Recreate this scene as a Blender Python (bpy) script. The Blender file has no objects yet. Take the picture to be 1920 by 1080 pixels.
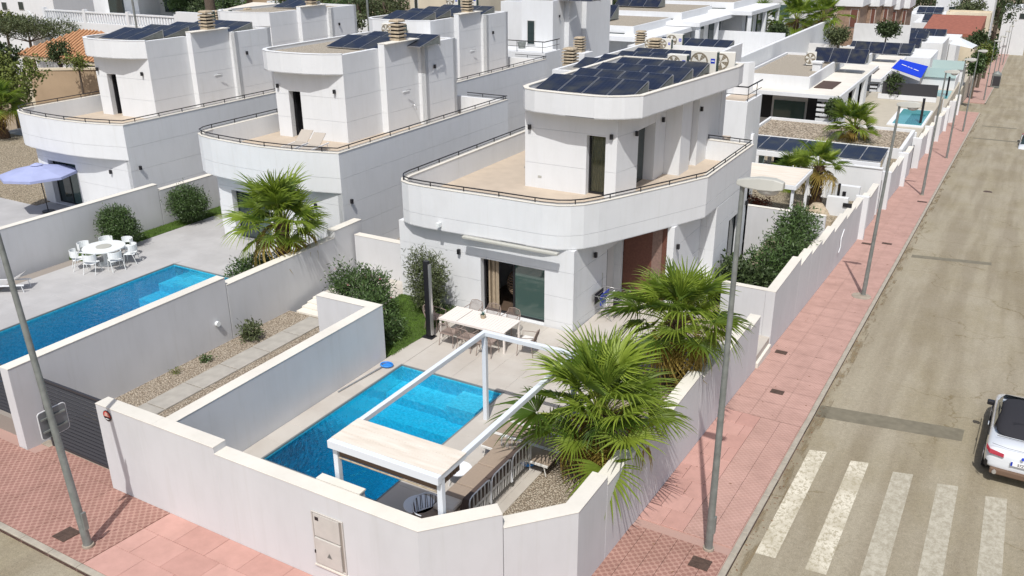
import bpy, math, random
from mathutils import Vector, Matrix
R = math.radians
sc = bpy.context.scene
COL = sc.collection
# ------------------------------------------------------------------ camera
CAMZ = 13.05; YAW = -0.5229262; PITCH = 0.38935690; ROLL = -0.00730276; FPX = 1637.446
def _axes():
    cy, sy, cp, sp = math.cos(YAW), math.sin(YAW), math.cos(PITCH), math.sin(PITCH)
    f = Vector((sy*cp, cy*cp, -sp)); r = Vector((cy, -sy, 0)); u = r.cross(f)
    c, s = math.cos(ROLL), math.sin(ROLL)
    return c*r+s*u, -s*r+c*u, f
AR, AU, AF = _axes()
cd = bpy.data.cameras.new('camera'); cam = bpy.data.objects.new('camera', cd); COL.objects.link(cam)
m = Matrix((AR, AU, -AF)).transposed().to_4x4(); m.translation = (0, 0, CAMZ); cam.matrix_world = m
cd.sensor_width = 36; cd.lens = FPX/1920*36; cd.clip_start = .2; cd.clip_end = 3000
sc.camera = cam
sc.render.resolution_x = 1024; sc.render.resolution_y = 576
# ------------------------------------------------------------------ light
SUN_AZ = 160.0; SUN_EL = 57.5          # azimuth clockwise from +Y
w = bpy.data.worlds.new('World'); sc.world = w; w.use_nodes = True
nt = w.node_tree; sky = nt.nodes.new('ShaderNodeTexSky'); sky.sky_type = 'NISHITA'; sky.sun_disc = False
sky.sun_elevation = R(SUN_EL); sky.sun_rotation = R(SUN_AZ); sky.air_density = .9; sky.dust_density = 3.0; sky.ozone_density = .6
bg = nt.nodes['Background']; bg.inputs[1].default_value = 0.12; nt.links.new(sky.outputs[0], bg.inputs[0])
sl = bpy.data.lights.new('sun', 'SUN'); sl.energy = 3.9; sl.angle = R(.5); sl.color = (1, .975, .94)
so = bpy.data.objects.new('sun', sl); COL.objects.link(so)
sd = Vector((math.sin(R(SUN_AZ))*math.cos(R(SUN_EL)), math.cos(R(SUN_AZ))*math.cos(R(SUN_EL)), math.sin(R(SUN_EL))))
so.rotation_euler = sd.to_track_quat('Z', 'Y').to_euler(); so.location = (0, -20, 60)
vs = sc.view_settings; vs.view_transform = 'Standard'; vs.look = 'None'; vs.exposure = 0.0; vs.gamma = 1; vs.use_curve_mapping = False
# ------------------------------------------------------------------ survey helpers (a ray through a picture point, met with a real plane)
CAMP = Vector((0, 0, CAMZ))
def ray(x, y): return AF + (x-960)/FPX*AR - (y-540)/FPX*AU
def atz(x, y, z): d = ray(x, y); return CAMP + d*((z-CAMZ)/d.z)
def aty(x, y, Y): d = ray(x, y); return CAMP + d*(Y/d.y)
def atx(x, y, X): d = ray(x, y); return CAMP + d*(X/d.x)
def gz(y):                                  # street surface: falls away from the camera, flattening far off
    if y < 150: return .86-.078*y
    if y < 260: t = y-150; return .86-.078*150-.078*t+.078*t*t/220*.55
    b = .86-.078*260+.078*110*110/220*.55
    return b-(y-260)*.03
# ------------------------------------------------------------------ materials
def mat(name, col, rough=.7, metal=0, spec=.4, noise=0, nscale=6, bump=0, bscale=60, trans=0, col2=None, detail=4, alpha=None, coat=0):
    m = bpy.data.materials.new(name); m.use_nodes = True; n = m.node_tree; b = n.nodes['Principled BSDF']
    c = (*col, 1); b.inputs['Base Color'].default_value = c; b.inputs['Roughness'].default_value = rough
    b.inputs['Metallic'].default_value = metal; b.inputs['Specular IOR Level'].default_value = spec
    b.inputs['Coat Weight'].default_value = coat
    tc = n.nodes.new('ShaderNodeTexCoord') if (noise or bump) else None
    if noise:
        t = n.nodes.new('ShaderNodeTexNoise'); t.inputs['Scale'].default_value = nscale; t.inputs['Detail'].default_value = detail
        n.links.new(tc.outputs['Object'], t.inputs['Vector'])
        r = n.nodes.new('ShaderNodeValToRGB'); r.color_ramp.elements[0].position = .3; r.color_ramp.elements[1].position = .7
        c2 = col2 or tuple(v*(1-noise) for v in col)
        r.color_ramp.elements[0].color = (*c2, 1); r.color_ramp.elements[1].color = c
        n.links.new(t.outputs['Fac'], r.inputs[0]); n.links.new(r.outputs[0], b.inputs['Base Color'])
    if bump:
        t = n.nodes.new('ShaderNodeTexNoise'); t.inputs['Scale'].default_value = bscale; t.inputs['Detail'].default_value = 3
        n.links.new(tc.outputs['Object'], t.inputs['Vector'])
        bp = n.nodes.new('ShaderNodeBump'); bp.inputs['Strength'].default_value = bump; bp.inputs['Distance'].default_value = .01
        n.links.new(t.outputs['Fac'], bp.inputs['Height']); n.links.new(bp.outputs[0], b.inputs['Normal'])
    return m
def N(m, kind): return m.node_tree.nodes.new(kind)
def ramp(m, a, b, pa, pb, src):
    r = N(m, 'ShaderNodeValToRGB'); e = r.color_ramp.elements
    e[0].position = pa; e[1].position = pb; e[0].color = (*a, 1) if len(a) == 3 else a; e[1].color = (*b, 1) if len(b) == 3 else b
    m.node_tree.links.new(src, r.inputs[0]); return r.outputs[0]
def mix(m, fac, a, b, mode='MIX'):
    x = N(m, 'ShaderNodeMix'); x.data_type = 'RGBA'; x.blend_type = mode; L = m.node_tree.links
    for s, v in ((x.inputs[0], fac), (x.inputs[6], a), (x.inputs[7], b)):
        if hasattr(v, 'node'): L.new(v, s)
        elif isinstance(v, (int, float)): s.default_value = v
        else: s.default_value = (*v, 1)
    return x.outputs[2]
def noise_t(m, scale, detail=4, stretch=None, rough=.5):
    t = N(m, 'ShaderNodeTexNoise'); t.inputs['Scale'].default_value = scale; t.inputs['Detail'].default_value = detail; t.inputs['Roughness'].default_value = rough
    g = N(m, 'ShaderNodeNewGeometry'); src = g.outputs['Position']
    if stretch:
        mp = N(m, 'ShaderNodeMapping'); mp.inputs['Scale'].default_value = stretch; m.node_tree.links.new(src, mp.inputs[0]); src = mp.outputs[0]
    m.node_tree.links.new(src, t.inputs['Vector']); return t.outputs['Fac']
def bumpn(m, h, strength, dist=.01):
    b = N(m, 'ShaderNodeBump'); b.inputs['Strength'].default_value = strength; b.inputs['Distance'].default_value = dist
    m.node_tree.links.new(h, b.inputs['Height']); m.node_tree.links.new(b.outputs[0], m.node_tree.nodes['Principled BSDF'].inputs['Normal'])
def setcol(m, c): m.node_tree.links.new(c, m.node_tree.nodes['Principled BSDF'].inputs['Base Color'])
M = {}
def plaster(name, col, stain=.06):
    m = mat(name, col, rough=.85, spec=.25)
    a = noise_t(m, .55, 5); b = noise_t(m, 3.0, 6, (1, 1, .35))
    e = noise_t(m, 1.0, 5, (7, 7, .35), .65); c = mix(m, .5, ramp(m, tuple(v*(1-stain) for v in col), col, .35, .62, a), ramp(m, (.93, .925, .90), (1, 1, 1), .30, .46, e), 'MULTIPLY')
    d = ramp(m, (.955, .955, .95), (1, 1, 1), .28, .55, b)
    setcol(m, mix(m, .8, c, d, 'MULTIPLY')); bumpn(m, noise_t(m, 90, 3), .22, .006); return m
M['plaster'] = plaster('white_plaster', (.68, .695, .705), .03)
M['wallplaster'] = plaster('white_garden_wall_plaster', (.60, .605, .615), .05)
M['dimplaster'] = plaster('grey_white_plaster', (.62, .62, .61), .12)
M['tan'] = plaster('tan_render', (.40, .30, .20), .12)
M['cream'] = plaster('cream_render', (.62, .55, .42), .1)
M['coping'] = plaster('cream_coping', (.70, .67, .60), .10)
M['terrace'] = mat('beige_terrace_tile', (.50, .42, .33), rough=.7, noise=.12, nscale=2)
M['roofgravel'] = mat('roof_gravel', (.36, .32, .26), rough=.95)
setcol(M['roofgravel'], ramp(M['roofgravel'], (.20, .175, .14), (.46, .41, .33), .38, .62, noise_t(M['roofgravel'], 14, 6, None, .75)))
bumpn(M['roofgravel'], noise_t(M['roofgravel'], 18, 5), .9, .04)
def voro_gravel(name, c1, c2, scale):
    m = mat(name, c1, rough=.9)
    g = N(m, 'ShaderNodeNewGeometry'); v = N(m, 'ShaderNodeTexVoronoi'); v.inputs['Scale'].default_value = scale
    m.node_tree.links.new(g.outputs['Position'], v.inputs['Vector'])
    s = N(m, 'ShaderNodeSeparateColor'); m.node_tree.links.new(v.outputs['Color'], s.inputs[0])
    c = ramp(m, c1, c2, .1, .9, s.outputs[0]); d = ramp(m, (1, 1, 1), (.35, .33, .3), .25, .65, v.outputs['Distance'])
    setcol(m, mix(m, 1., c, d, 'MULTIPLY')); bumpn(m, ramp(m, (1, 1, 1), (0, 0, 0), .1, .7, v.outputs['Distance']), .8, .03); return m
M['gravel'] = voro_gravel('pale_gravel', (.40, .33, .25), (.60, .53, .43), 24)
M['gravel_far'] = voro_gravel('garden_gravel', (.35, .29, .20), (.56, .49, .37), 17)
M['deck'] = mat('porcelain_deck', (.46, .43, .385), rough=.6, spec=.35)
setcol(M['deck'], mix(M['deck'], ramp(M['deck'], (0, 0, 0), (1, 1, 1), .35, .65, noise_t(M['deck'], 1.1, 6)), (.43, .395, .35), (.485, .455, .41)))
M['deck2'] = mat('grey_porcelain_deck', (.42, .42, .42), rough=.6, spec=.35)
setcol(M['deck2'], mix(M['deck2'], ramp(M['deck2'], (0, 0, 0), (1, 1, 1), .35, .65, noise_t(M['deck2'], 1.1, 6)), (.385, .38, .375), (.44, .435, .43)))
M['joint'] = mat('grout', (.27, .24, .21), rough=.9)
M['paver'] = mat('concrete_paver', (.40, .38, .34), rough=.85, noise=.2, nscale=3, bump=.3, bscale=80)
M['pooltile'] = mat('pool_mosaic_ripple_light', (.12, .50, .62), rough=.35)
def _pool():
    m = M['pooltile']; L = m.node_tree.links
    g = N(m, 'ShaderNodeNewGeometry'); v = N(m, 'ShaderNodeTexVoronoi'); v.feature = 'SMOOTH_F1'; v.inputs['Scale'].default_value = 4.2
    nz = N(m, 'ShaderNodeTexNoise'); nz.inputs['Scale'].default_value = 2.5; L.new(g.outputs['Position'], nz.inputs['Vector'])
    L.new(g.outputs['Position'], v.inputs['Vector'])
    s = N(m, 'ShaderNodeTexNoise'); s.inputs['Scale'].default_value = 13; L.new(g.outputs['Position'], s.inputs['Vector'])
    setcol(m, mix(m, ramp(m, (0, 0, 0), (1, 1, 1), .36, .62, s.outputs[0]), (.035, .37, .52), (.07, .50, .65)))  # mosaic mottling that also stands in for rippling light, put into the colour
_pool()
def watermat(name, absorb, dens):
    m = bpy.data.materials.new(name); m.use_nodes = True; n = m.node_tree; L = n.links
    for x in list(n.nodes): n.nodes.remove(x)
    o = n.nodes.new('ShaderNodeOutputMaterial'); t = n.nodes.new('ShaderNodeBsdfTransparent'); g = n.nodes.new('ShaderNodeBsdfGlossy')
    g.inputs['Roughness'].default_value = .04; mx = n.nodes.new('ShaderNodeMixShader'); fr = n.nodes.new('ShaderNodeFresnel'); fr.inputs[0].default_value = 1.33
    t.inputs[0].default_value = (.90, .97, 1, 1)
    pos = n.nodes.new('ShaderNodeNewGeometry'); nz = n.nodes.new('ShaderNodeTexNoise'); nz.inputs['Scale'].default_value = 5.5; nz.inputs['Detail'].default_value = 3
    L.new(pos.outputs['Position'], nz.inputs['Vector']); b = n.nodes.new('ShaderNodeBump'); b.inputs['Strength'].default_value = .5; b.inputs['Distance'].default_value = .05
    L.new(nz.outputs[0], b.inputs['Height']); L.new(b.outputs[0], g.inputs['Normal']); L.new(b.outputs[0], fr.inputs['Normal'])
    L.new(fr.outputs[0], mx.inputs[0]); L.new(t.outputs[0], mx.inputs[1]); L.new(g.outputs[0], mx.inputs[2]); L.new(mx.outputs[0], o.inputs[0])
    v = n.nodes.new('ShaderNodeVolumeAbsorption'); v.inputs[0].default_value = (*absorb, 1); v.inputs[1].default_value = dens; L.new(v.outputs[0], o.inputs[1])
    return m
M['water'] = watermat('pool_water', (.0, .88, .96), .7)
# street
m = M['road'] = mat('dusty_asphalt', (.33, .29, .20), rough=.9, spec=.2)
g1 = noise_t(m, 38, 3, None, .7); g2 = noise_t(m, 9, 6, None, .75)
track = noise_t(m, 1.0, 4, (1.5, .035, 1), .5); blot = noise_t(m, .5, 7, (1, .4, 1), .65)
c1 = mix(m, ramp(m, (0, 0, 0), (1, 1, 1), .40, .60, track), (.285, .25, .185), (.345, .31, .235))
c2 = mix(m, .55, c1, ramp(m, (.80, .76, .62), (1.06, 1.06, 1.06), .32, .56, blot), 'MULTIPLY')
c3 = mix(m, .55, c2, ramp(m, (.74, .73, .70), (1.12, 1.12, 1.12), .32, .66, g2), 'MULTIPLY')
c4 = mix(m, .75, c3, ramp(m, (.66, .65, .63), (1.2, 1.2, 1.2), .32, .68, g1), 'MULTIPLY')
vv = N(m, 'ShaderNodeTexVoronoi'); vv.feature = 'DISTANCE_TO_EDGE'; vv.inputs['Scale'].default_value = .22
gp = N(m, 'ShaderNodeNewGeometry'); nn = N(m, 'ShaderNodeTexNoise'); nn.inputs['Scale'].default_value = .9; nn.inputs['Detail'].default_value = 6; m.node_tree.links.new(gp.outputs['Position'], nn.inputs['Vector'])
vm = N(m, 'ShaderNodeVectorMath'); vm.operation = 'MULTIPLY_ADD'; vm.inputs[1].default_value = (2.2, 2.2, 0); m.node_tree.links.new(nn.outputs['Color'], vm.inputs[0]); m.node_tree.links.new(gp.outputs['Position'], vm.inputs[2]); m.node_tree.links.new(vm.outputs[0], vv.inputs['Vector'])
crack = ramp(m, (.72, .68, .58), (1, 1, 1), .0, .009, vv.outputs['Distance'])
msk = ramp(m, (0, 0, 0), (1, 1, 1), .45, .55, noise_t(m, .25, 3))
c5 = mix(m, msk, c4, mix(m, 1., c4, crack, 'MULTIPLY'))
setcol(m, c5); bumpn(m, g1, .5, .01)
m = M['gutter'] = mat('gutter_dirt', (.25, .195, .115), rough=1); nt_ = m.node_tree; b_ = nt_.nodes['Principled BSDF']
nt_.links.new(ramp(m, (0, 0, 0), (1, 1, 1), .50, .70, noise_t(m, 2.2, 8, (1.6, .3, 1), .6)), b_.inputs['Alpha'])
M['patch'] = mat('dark_asphalt_patch', (.20, .18, .13), rough=.9, noise=.25, nscale=4, bump=.3, bscale=80)
M['paint'] = mat('worn_road_paint', (.62, .58, .47), rough=.8)
m = M['paint']; L_ = ramp(m, (0, 0, 0), (1, 1, 1), .455, .50, noise_t(m, 9, 9, (1.2, .8, 1), .85)); L2 = ramp(m, (0, 0, 0), (1, 1, 1), .36, .58, noise_t(m, .8, 3))
setcol(m, mix(m, mix(m, .7, L_, L2, 'MULTIPLY'), (.37, .33, .235), (.66, .62, .51)))
M['paintfade'] = mat('faded_road_paint', (.48, .44, .34), rough=.85)
m = M['paintfade']; setcol(m, mix(m, ramp(m, (0, 0, 0), (1, 1, 1), .42, .58, noise_t(m, 6, 9, (1.2, .8, 1), .85)), (.315, .285, .215), (.46, .43, .345)))
M['kerb'] = mat('kerb_concrete', (.44, .40, .33), rough=.9, noise=.35, nscale=3, bump=.3, bscale=50)
M['slab'] = mat('pink_paving_slab', (.52, .31, .265), rough=.85, spec=.2)
m = M['slab']; oi = N(m, 'ShaderNodeObjectInfo')
setcol(m, mix(m, .35, mix(m, oi.outputs['Random'], (.46, .265, .225), (.52, .31, .265)), ramp(m, (.62, .62, .60), (1.1, 1.1, 1.1), .3, .62, noise_t(m, 1.7, 8, None, .68)), 'MULTIPLY'))
bumpn(m, noise_t(m, 110, 2), .25, .005)
def pattern(name, ca, cb, scale, sharp):
    m = mat(name, ca, rough=.85, spec=.2); L = m.node_tree.links
    g = N(m, 'ShaderNodeNewGeometry'); v = N(m, 'ShaderNodeTexVoronoi'); v.feature = 'F1'; v.distance = 'EUCLIDEAN'; v.inputs['Randomness'].default_value = .0
    v.inputs['Scale'].default_value = scale
    mp = N(m, 'ShaderNodeMapping'); mp.inputs['Rotation'].default_value = (0, 0, R(45)); L.new(g.outputs['Position'], mp.inputs[0])
    s = N(m, 'ShaderNodeVectorMath'); s.operation = 'MULTIPLY'; s.inputs[1].default_value = (1, 1, 0); L.new(mp.outputs[0], s.inputs[0]); L.new(s.outputs[0], v.inputs['Vector'])
    f = ramp(m, (0, 0, 0), (1, 1, 1), sharp, sharp+.12, v.outputs['Distance'])
    base = mix(m, f, ca, cb)
    c = mix(m, .4, base, ramp(m, (.55, .53, .50), (1.1, 1.1, 1.1), .3, .6, noise_t(m, 1.3, 8, None, .68)), 'MULTIPLY'); setcol(m, c)
    bumpn(m, v.outputs['Distance'], -.3, .01); return m
M['flower'] = pattern('embossed_flower_tile', (.30, .165, .135), (.41, .25, .205), 7.5, .36)
M['ribbed'] = pattern('ribbed_pink_tile', (.42, .26, .22), (.475, .305, .26), 9, .36)
M['bed'] = mat('pink_mortar_bed', (.40, .26, .22), rough=.95)
M['bed2'] = mat('tile_joint', (.40, .26, .22), rough=.95)
M['cement'] = mat('mortar_cement', (.36, .31, .25), rough=.95, noise=.3, nscale=4, bump=.3)
M['iron'] = mat('rusty_manhole_iron', (.10, .065, .05), rough=.7, noise=.4, nscale=12, bump=.3)
M['galv'] = mat('galvanised_steel', (.27, .29, .275), rough=.55, metal=.35, noise=.3, nscale=5)
M['lampgrey'] = mat('lamp_head_grey', (.42, .42, .38), rough=.5)
M['glassbowl'] = mat('lamp_bowl', (.5, .5, .47), rough=.2)
M['black'] = mat('black_metal', (.015, .015, .018), rough=.4)
M['anthracite'] = mat('anthracite_slat', (.04, .04, .045), rough=.45)
M['whitemetal'] = mat('white_powdercoat', (.74, .76, .78), rough=.35)
M['beam'] = mat('pale_grey_powdercoat', (.66, .70, .74), rough=.4)
M['alu'] = mat('aluminium', (.6, .6, .6), rough=.3, metal=.8)
M['canopy'] = mat('stained_cream_canopy', (.62, .53, .42), rough=.8)
m = M['canopy']; setcol(m, mix(m, ramp(m, (0, 0, 0), (1, 1, 1), .3, .65, noise_t(m, 2.2, 6, (.5, 3, 1))), (.60, .53, .44), (.70, .65, .57)))
M['brownfab'] = mat('brown_canopy_fabric', (.14, .09, .06), rough=.85)
M['taupe'] = mat('taupe_cushion', (.33, .26, .20), rough=.9, noise=.1, nscale=20, bump=.2)
M['taupedark'] = mat('dark_brown_cushion', (.085, .06, .05), rough=.9)
M['taupemesh'] = mat('taupe_rope_seat', (.27, .21, .18), rough=.8)
M['rope'] = mat('white_rope', (.66, .65, .62), rough=.7)
M['ropebrown'] = mat('dark_rope', (.10, .07, .05), rough=.8)
M['whiteplastic'] = mat('white_plastic', (.72, .75, .75), rough=.4)
M['creamtable'] = mat('cream_table_slats', (.74, .69, .64), rough=.5)
M['glass'] = mat('dark_window_glass', (.02, .035, .035), rough=.04, spec=.8)
M['curtain'] = mat('beige_curtain', (.42, .34, .24), rough=.9, noise=.2, nscale=8)
M['panelglass'] = mat('window_reflecting_garden', (.05, .09, .08), rough=.05, spec=.8)
M['brownclad'] = mat('red_brown_cladding', (.16, .065, .045), rough=.6, noise=.3, nscale=15)
M['brownclad2'] = mat('pale_brown_cladding', (.26, .17, .14), rough=.6, noise=.3, nscale=15)
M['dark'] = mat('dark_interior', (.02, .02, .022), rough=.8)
M['wicker'] = mat('wicker', (.30, .21, .14), rough=.8, noise=.4, nscale=20)
M['grass'] = mat('lawn_soil', (.07, .12, .02), rough=1, noise=.4, nscale=5)
M['blade'] = mat('grass_blade', (.11, .20, .025), rough=.8, noise=.4, nscale=3)
M['leaf'] = mat('oleander_leaf', (.085, .15, .04), rough=.5, noise=.75, nscale=11)
M['leaf2'] = mat('olive_leaf', (.12, .15, .06), rough=.55, noise=.7, nscale=9)
M['leafdark'] = mat('dark_foliage', (.06, .095, .028), rough=.6, noise=.7, nscale=5)
M['leaflime'] = mat('lime_foliage', (.17, .21, .04), rough=.6, noise=.65, nscale=5)
M['pink'] = mat('pink_flower', (.55, .18, .22), rough=.7)
M['redleaf'] = mat('red_foliage', (.22, .06, .03), rough=.7, noise=.4, nscale=6)
for nm, ca, cb in (('frond', (.035, .08, .012), (.27, .35, .05)), ('frondold', (.24, .18, .045), (.36, .25, .07))):
    m = M[nm] = mat('palm_'+nm, ca, rough=.5, spec=.35); oi = N(m, 'ShaderNodeObjectInfo'); setcol(m, mix(m, oi.outputs['Random'], ca, cb))
    n = m.node_tree; b = n.nodes['Principled BSDF']; tr = n.nodes.new('ShaderNodeBsdfTranslucent'); tr.inputs[0].default_value = (.42, .55, .06, 1) if nm == 'frond' else (.4, .3, .05, 1)
    mx = n.nodes.new('ShaderNodeMixShader'); mx.inputs[0].default_value = .32; o = n.nodes['Material Output']
    n.links.new(b.outputs[0], mx.inputs[1]); n.links.new(tr.outputs[0], mx.inputs[2]); n.links.new(mx.outputs[0], o.inputs[0])
M['petiole'] = mat('palm_petiole', (.26, .30, .05), rough=.5)
M['trunk'] = mat('palm_trunk', (.14, .09, .055), rough=.95, noise=.5, nscale=14, bump=.8, bscale=30)
M['bark'] = mat('bark', (.13, .10, .075), rough=.95, noise=.4, nscale=10)
M['boot'] = mat('palm_boot', (.24, .13, .07), rough=.9, noise=.4, nscale=9)
M['terracotta'] = mat('terracotta_tile', (.50, .27, .14), rough=.85, noise=.35, nscale=5)
M['redroof'] = mat('red_brown_roof', (.33, .12, .08), rough=.8, noise=.3, nscale=2)
M['stoneclad'] = mat('brown_stone_cladding', (.36, .25, .18), rough=.9, noise=.4, nscale=3)
M['chimney'] = mat('weathered_concrete', (.47, .39, .28), rough=.9, noise=.35, nscale=9, bump=.4)
M['blue'] = mat('bright_blue_awning', (.0, .035, .55), rough=.6)
M['bluebadge'] = mat('blue_badge', (.01, .04, .42), rough=.4)
M['bluefloat'] = mat('blue_plastic', (.03, .22, .62), rough=.4)
M['lilac'] = mat('lilac_parasol_fabric', (.33, .37, .58), rough=.85, noise=.12, nscale=2)
M['frost'] = mat('frosted_glass_panel', (.42, .55, .54), rough=.15)
M['ac'] = mat('ac_white', (.66, .65, .60), rough=.45)
M['acgrille'] = mat('ac_grille', (.20, .17, .12), rough=.6)
M['acgreen'] = mat('ac_condenser', (.04, .07, .06), rough=.6)
M['carpaint'] = mat('white_car_paint', (.66, .69, .72), rough=.25, coat=1.0)
M['softtop'] = mat('black_fabric_roof', (.022, .022, .027), rough=.9, bump=.2, bscale=200)
M['taillight'] = mat('red_taillight', (.32, .008, .02), rough=.15, coat=1)
M['tyre'] = mat('tyre_rubber', (.02, .02, .02), rough=.9)
M['earth'] = mat('dry_earth', (.34, .27, .19), rough=1, noise=.3, nscale=.5)
M['red'] = mat('sign_red', (.52, .05, .04), rough=.5)
M['white'] = mat('flat_white', (.8, .8, .8), rough=.6)
M['meter'] = mat('meter_door_beige', (.55, .53, .49), rough=.6, noise=.12, nscale=4)
m = M['solar'] = mat('solar_cells', (.012, .02, .055), rough=.35, spec=.2)
tc = N(m, 'ShaderNodeTexCoord'); br = N(m, 'ShaderNodeTexBrick'); br.offset = 0; br.inputs['Scale'].default_value = 1; br.inputs['Mortar Size'].default_value = .006
br.inputs['Brick Width'].default_value = .17; br.inputs['Row Height'].default_value = .17
br.inputs['Color1'].default_value = (.010, .014, .030, 1); br.inputs['Color2'].default_value = (.012, .017, .038, 1); br.inputs['Mortar'].default_value = (.045, .055, .08, 1)
m.node_tree.links.new(tc.outputs['Object'], br.inputs['Vector'])
dust = ramp(m, (0, 0, 0), (1, 1, 1), .45, .75, noise_t(m, 1.4, 4))
setcol(m, mix(m, dust, br.outputs[0], (.05, .052, .05)))
# ------------------------------------------------------------------ mesh builder
ORG = {}
class MB:
    def __init__(s): s.v = []; s.f = []; s.sm = []
    def add(s, vs, fs, smooth=False):
        o = len(s.v); s.v += [tuple(p) for p in vs]; s.f += [tuple(i+o for i in f) for f in fs]; s.sm += [smooth]*len(fs); return s
    def box(s, x0, x1, y0, y1, z0, z1, rz=0, c=None):
        P = [(x0, y0), (x1, y0), (x1, y1), (x0, y1)]
        if rz:
            cx, cy = c or ((x0+x1)/2, (y0+y1)/2); a, b = math.cos(rz), math.sin(rz)
            P = [(cx+(x-cx)*a-(y-cy)*b, cy+(x-cx)*b+(y-cy)*a) for x, y in P]
        return s.prism(P, z0, z1)
    def prism(s, P, z0, z1):
        n = len(P); A = sum(P[i][0]*P[(i+1) % n][1]-P[(i+1) % n][0]*P[i][1] for i in range(n))
        if A < 0: P = P[::-1]
        zz0 = z0 if callable(z0) else (lambda x, y: z0); zz1 = z1 if callable(z1) else (lambda x, y: z1)
        vs = [(x, y, zz0(x, y)) for x, y in P]+[(x, y, zz1(x, y)) for x, y in P]
        fs = [tuple(range(n-1, -1, -1)), tuple(range(n, 2*n))]+[(i, (i+1) % n, n+(i+1) % n, n+i) for i in range(n)]
        return s.add(vs, fs)
    def quad(s, *p): return s.add(p, [tuple(range(len(p)))])
    def obox(s, o, ex, ey, ez):          # oriented box: origin corner and three edge vectors
        o, ex, ey, ez = map(Vector, (o, ex, ey, ez))
        vs = [o, o+ex, o+ex+ey, o+ey, o+ez, o+ex+ez, o+ex+ey+ez, o+ey+ez]
        fs = [(3, 2, 1, 0), (4, 5, 6, 7), (0, 1, 5, 4), (1, 2, 6, 5), (2, 3, 7, 6), (3, 0, 4, 7)]
        if ex.cross(ey).dot(ez) < 0: fs = [f[::-1] for f in fs]
        return s.add(vs, fs)
    def tube(s, path, r, n=6, r1=None, closed=False):
        path = [Vector(p) for p in path]; k = len(path); vs = []; fs = []; up = Vector((0, 0, 1))
        for i, p in enumerate(path):
            a = path[i-1] if (i > 0 or closed) else p; b = path[(i+1) % k] if (i < k-1 or closed) else p
            d = (b-a).normalized(); x = d.cross(up)
            if x.length < .05: x = d.cross(Vector((0, 1, 0)))
            x.normalize(); y = d.cross(x); rr = r if r1 is None else r+(r1-r)*i/(k-1)
            vs += [p+(x*math.cos(2*math.pi*j/n)+y*math.sin(2*math.pi*j/n))*rr for j in range(n)]
        for i in range(k if closed else k-1):
            A, B = i*n, ((i+1) % k)*n
            fs += [(A+j, B+j, B+(j+1) % n, A+(j+1) % n) for j in range(n)]
        s.add(vs, fs, True)
        if not closed: s.add(vs[:n], [tuple(range(n))]); s.add(vs[-n:], [tuple(range(n-1, -1, -1))])
        return s
    def cyl(s, cx, cy, r, z0, z1, n=16, r1=None):
        r1 = r if r1 is None else r1; c = [(math.cos(2*math.pi*i/n), math.sin(2*math.pi*i/n)) for i in range(n)]
        vs = [(cx+a*r, cy+b*r, z0) for a, b in c]+[(cx+a*r1, cy+b*r1, z1) for a, b in c]
        s.add(vs, [(i, (i+1) % n, n+(i+1) % n, n+i) for i in range(n)], True)
        return s.add(vs, [tuple(range(n-1, -1, -1)), tuple(range(n, 2*n))])
    def disc(s, c, nrm, r, n=16, th=.01):
        c = Vector(c); nrm = Vector(nrm).normalized(); x = nrm.orthogonal().normalized(); y = nrm.cross(x)
        A = [c+(x*math.cos(2*math.pi*i/n)+y*math.sin(2*math.pi*i/n))*r for i in range(n)]; B = [p+nrm*th for p in A]
        return s.add(A+B, [tuple(range(n-1, -1, -1)), tuple(range(n, 2*n))]+[(i, (i+1) % n, n+(i+1) % n, n+i) for i in range(n)])
    def ribbon(s, pts, z0, z1, t, closed=False):   # wall along a polyline, thickness t to the left of travel
        P = [Vector((p[0], p[1])) for p in pts]; n = len(P); O = []
        for i in range(n):
            a = P[i-1] if (i > 0 or closed) else None; b = P[(i+1) % n] if (i < n-1 or closed) else None
            ds = []
            if a is not None: ds.append((P[i]-a).normalized())
            if b is not None: ds.append((b-P[i]).normalized())
            ns = [Vector((-d.y, d.x)) for d in ds]; m = sum(ns, Vector((0, 0))); m.normalize()
            O.append(P[i]+m*(t/max(.35, m.dot(ns[0]))))
        k = n if closed else n-1
        for i in range(k):
            j = (i+1) % n; q = [P[i], P[j], O[j], O[i]]
            vs = [(v.x, v.y, z0) for v in q]+[(v.x, v.y, z1) for v in q]
            fs = [(3, 2, 1, 0), (4, 5, 6, 7), (0, 1, 5, 4), (2, 3, 7, 6)]
            if not closed and i == 0: fs.append((3, 0, 4, 7))
            if not closed and i == k-1: fs.append((1, 2, 6, 5))
            if t < 0: fs = [f[::-1] for f in fs]
            s.add(vs, fs)
        return s
    def build(s, name, mt, parent=None, bevel=0, loc=None):
        me = bpy.data.meshes.new(name)
        if parent is not None: o = ORG[parent.name]
        elif loc is not None: o = Vector(loc)
        else:
            xs = [p[0] for p in s.v]; ys = [p[1] for p in s.v]; zs = [p[2] for p in s.v]
            o = Vector(((min(xs)+max(xs))/2, (min(ys)+max(ys))/2, min(zs)))
        me.from_pydata([(x-o.x, y-o.y, z-o.z) for x, y, z in s.v], [], s.f)
        me.materials.append(M[mt] if isinstance(mt, str) else mt)
        me.polygons.foreach_set('use_smooth', s.sm); me.update()
        ob = bpy.data.objects.new(name, me); COL.objects.link(ob)
        if parent is not None: ob.parent = parent
        else: ob.location = o
        ORG[ob.name] = o.copy()
        if bevel:
            b = ob.modifiers.new('bevel', 'BEVEL'); b.width = bevel; b.segments = 2; b.limit_method = 'ANGLE'; b.angle_limit = R(50)
        return ob
def tag(o, label=None, cat=None, group=None, kind=None):
    if label: o['label'] = label
    if cat: o['category'] = cat
    if group: o['group'] = group
    if kind: o['kind'] = kind
    return o
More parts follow.
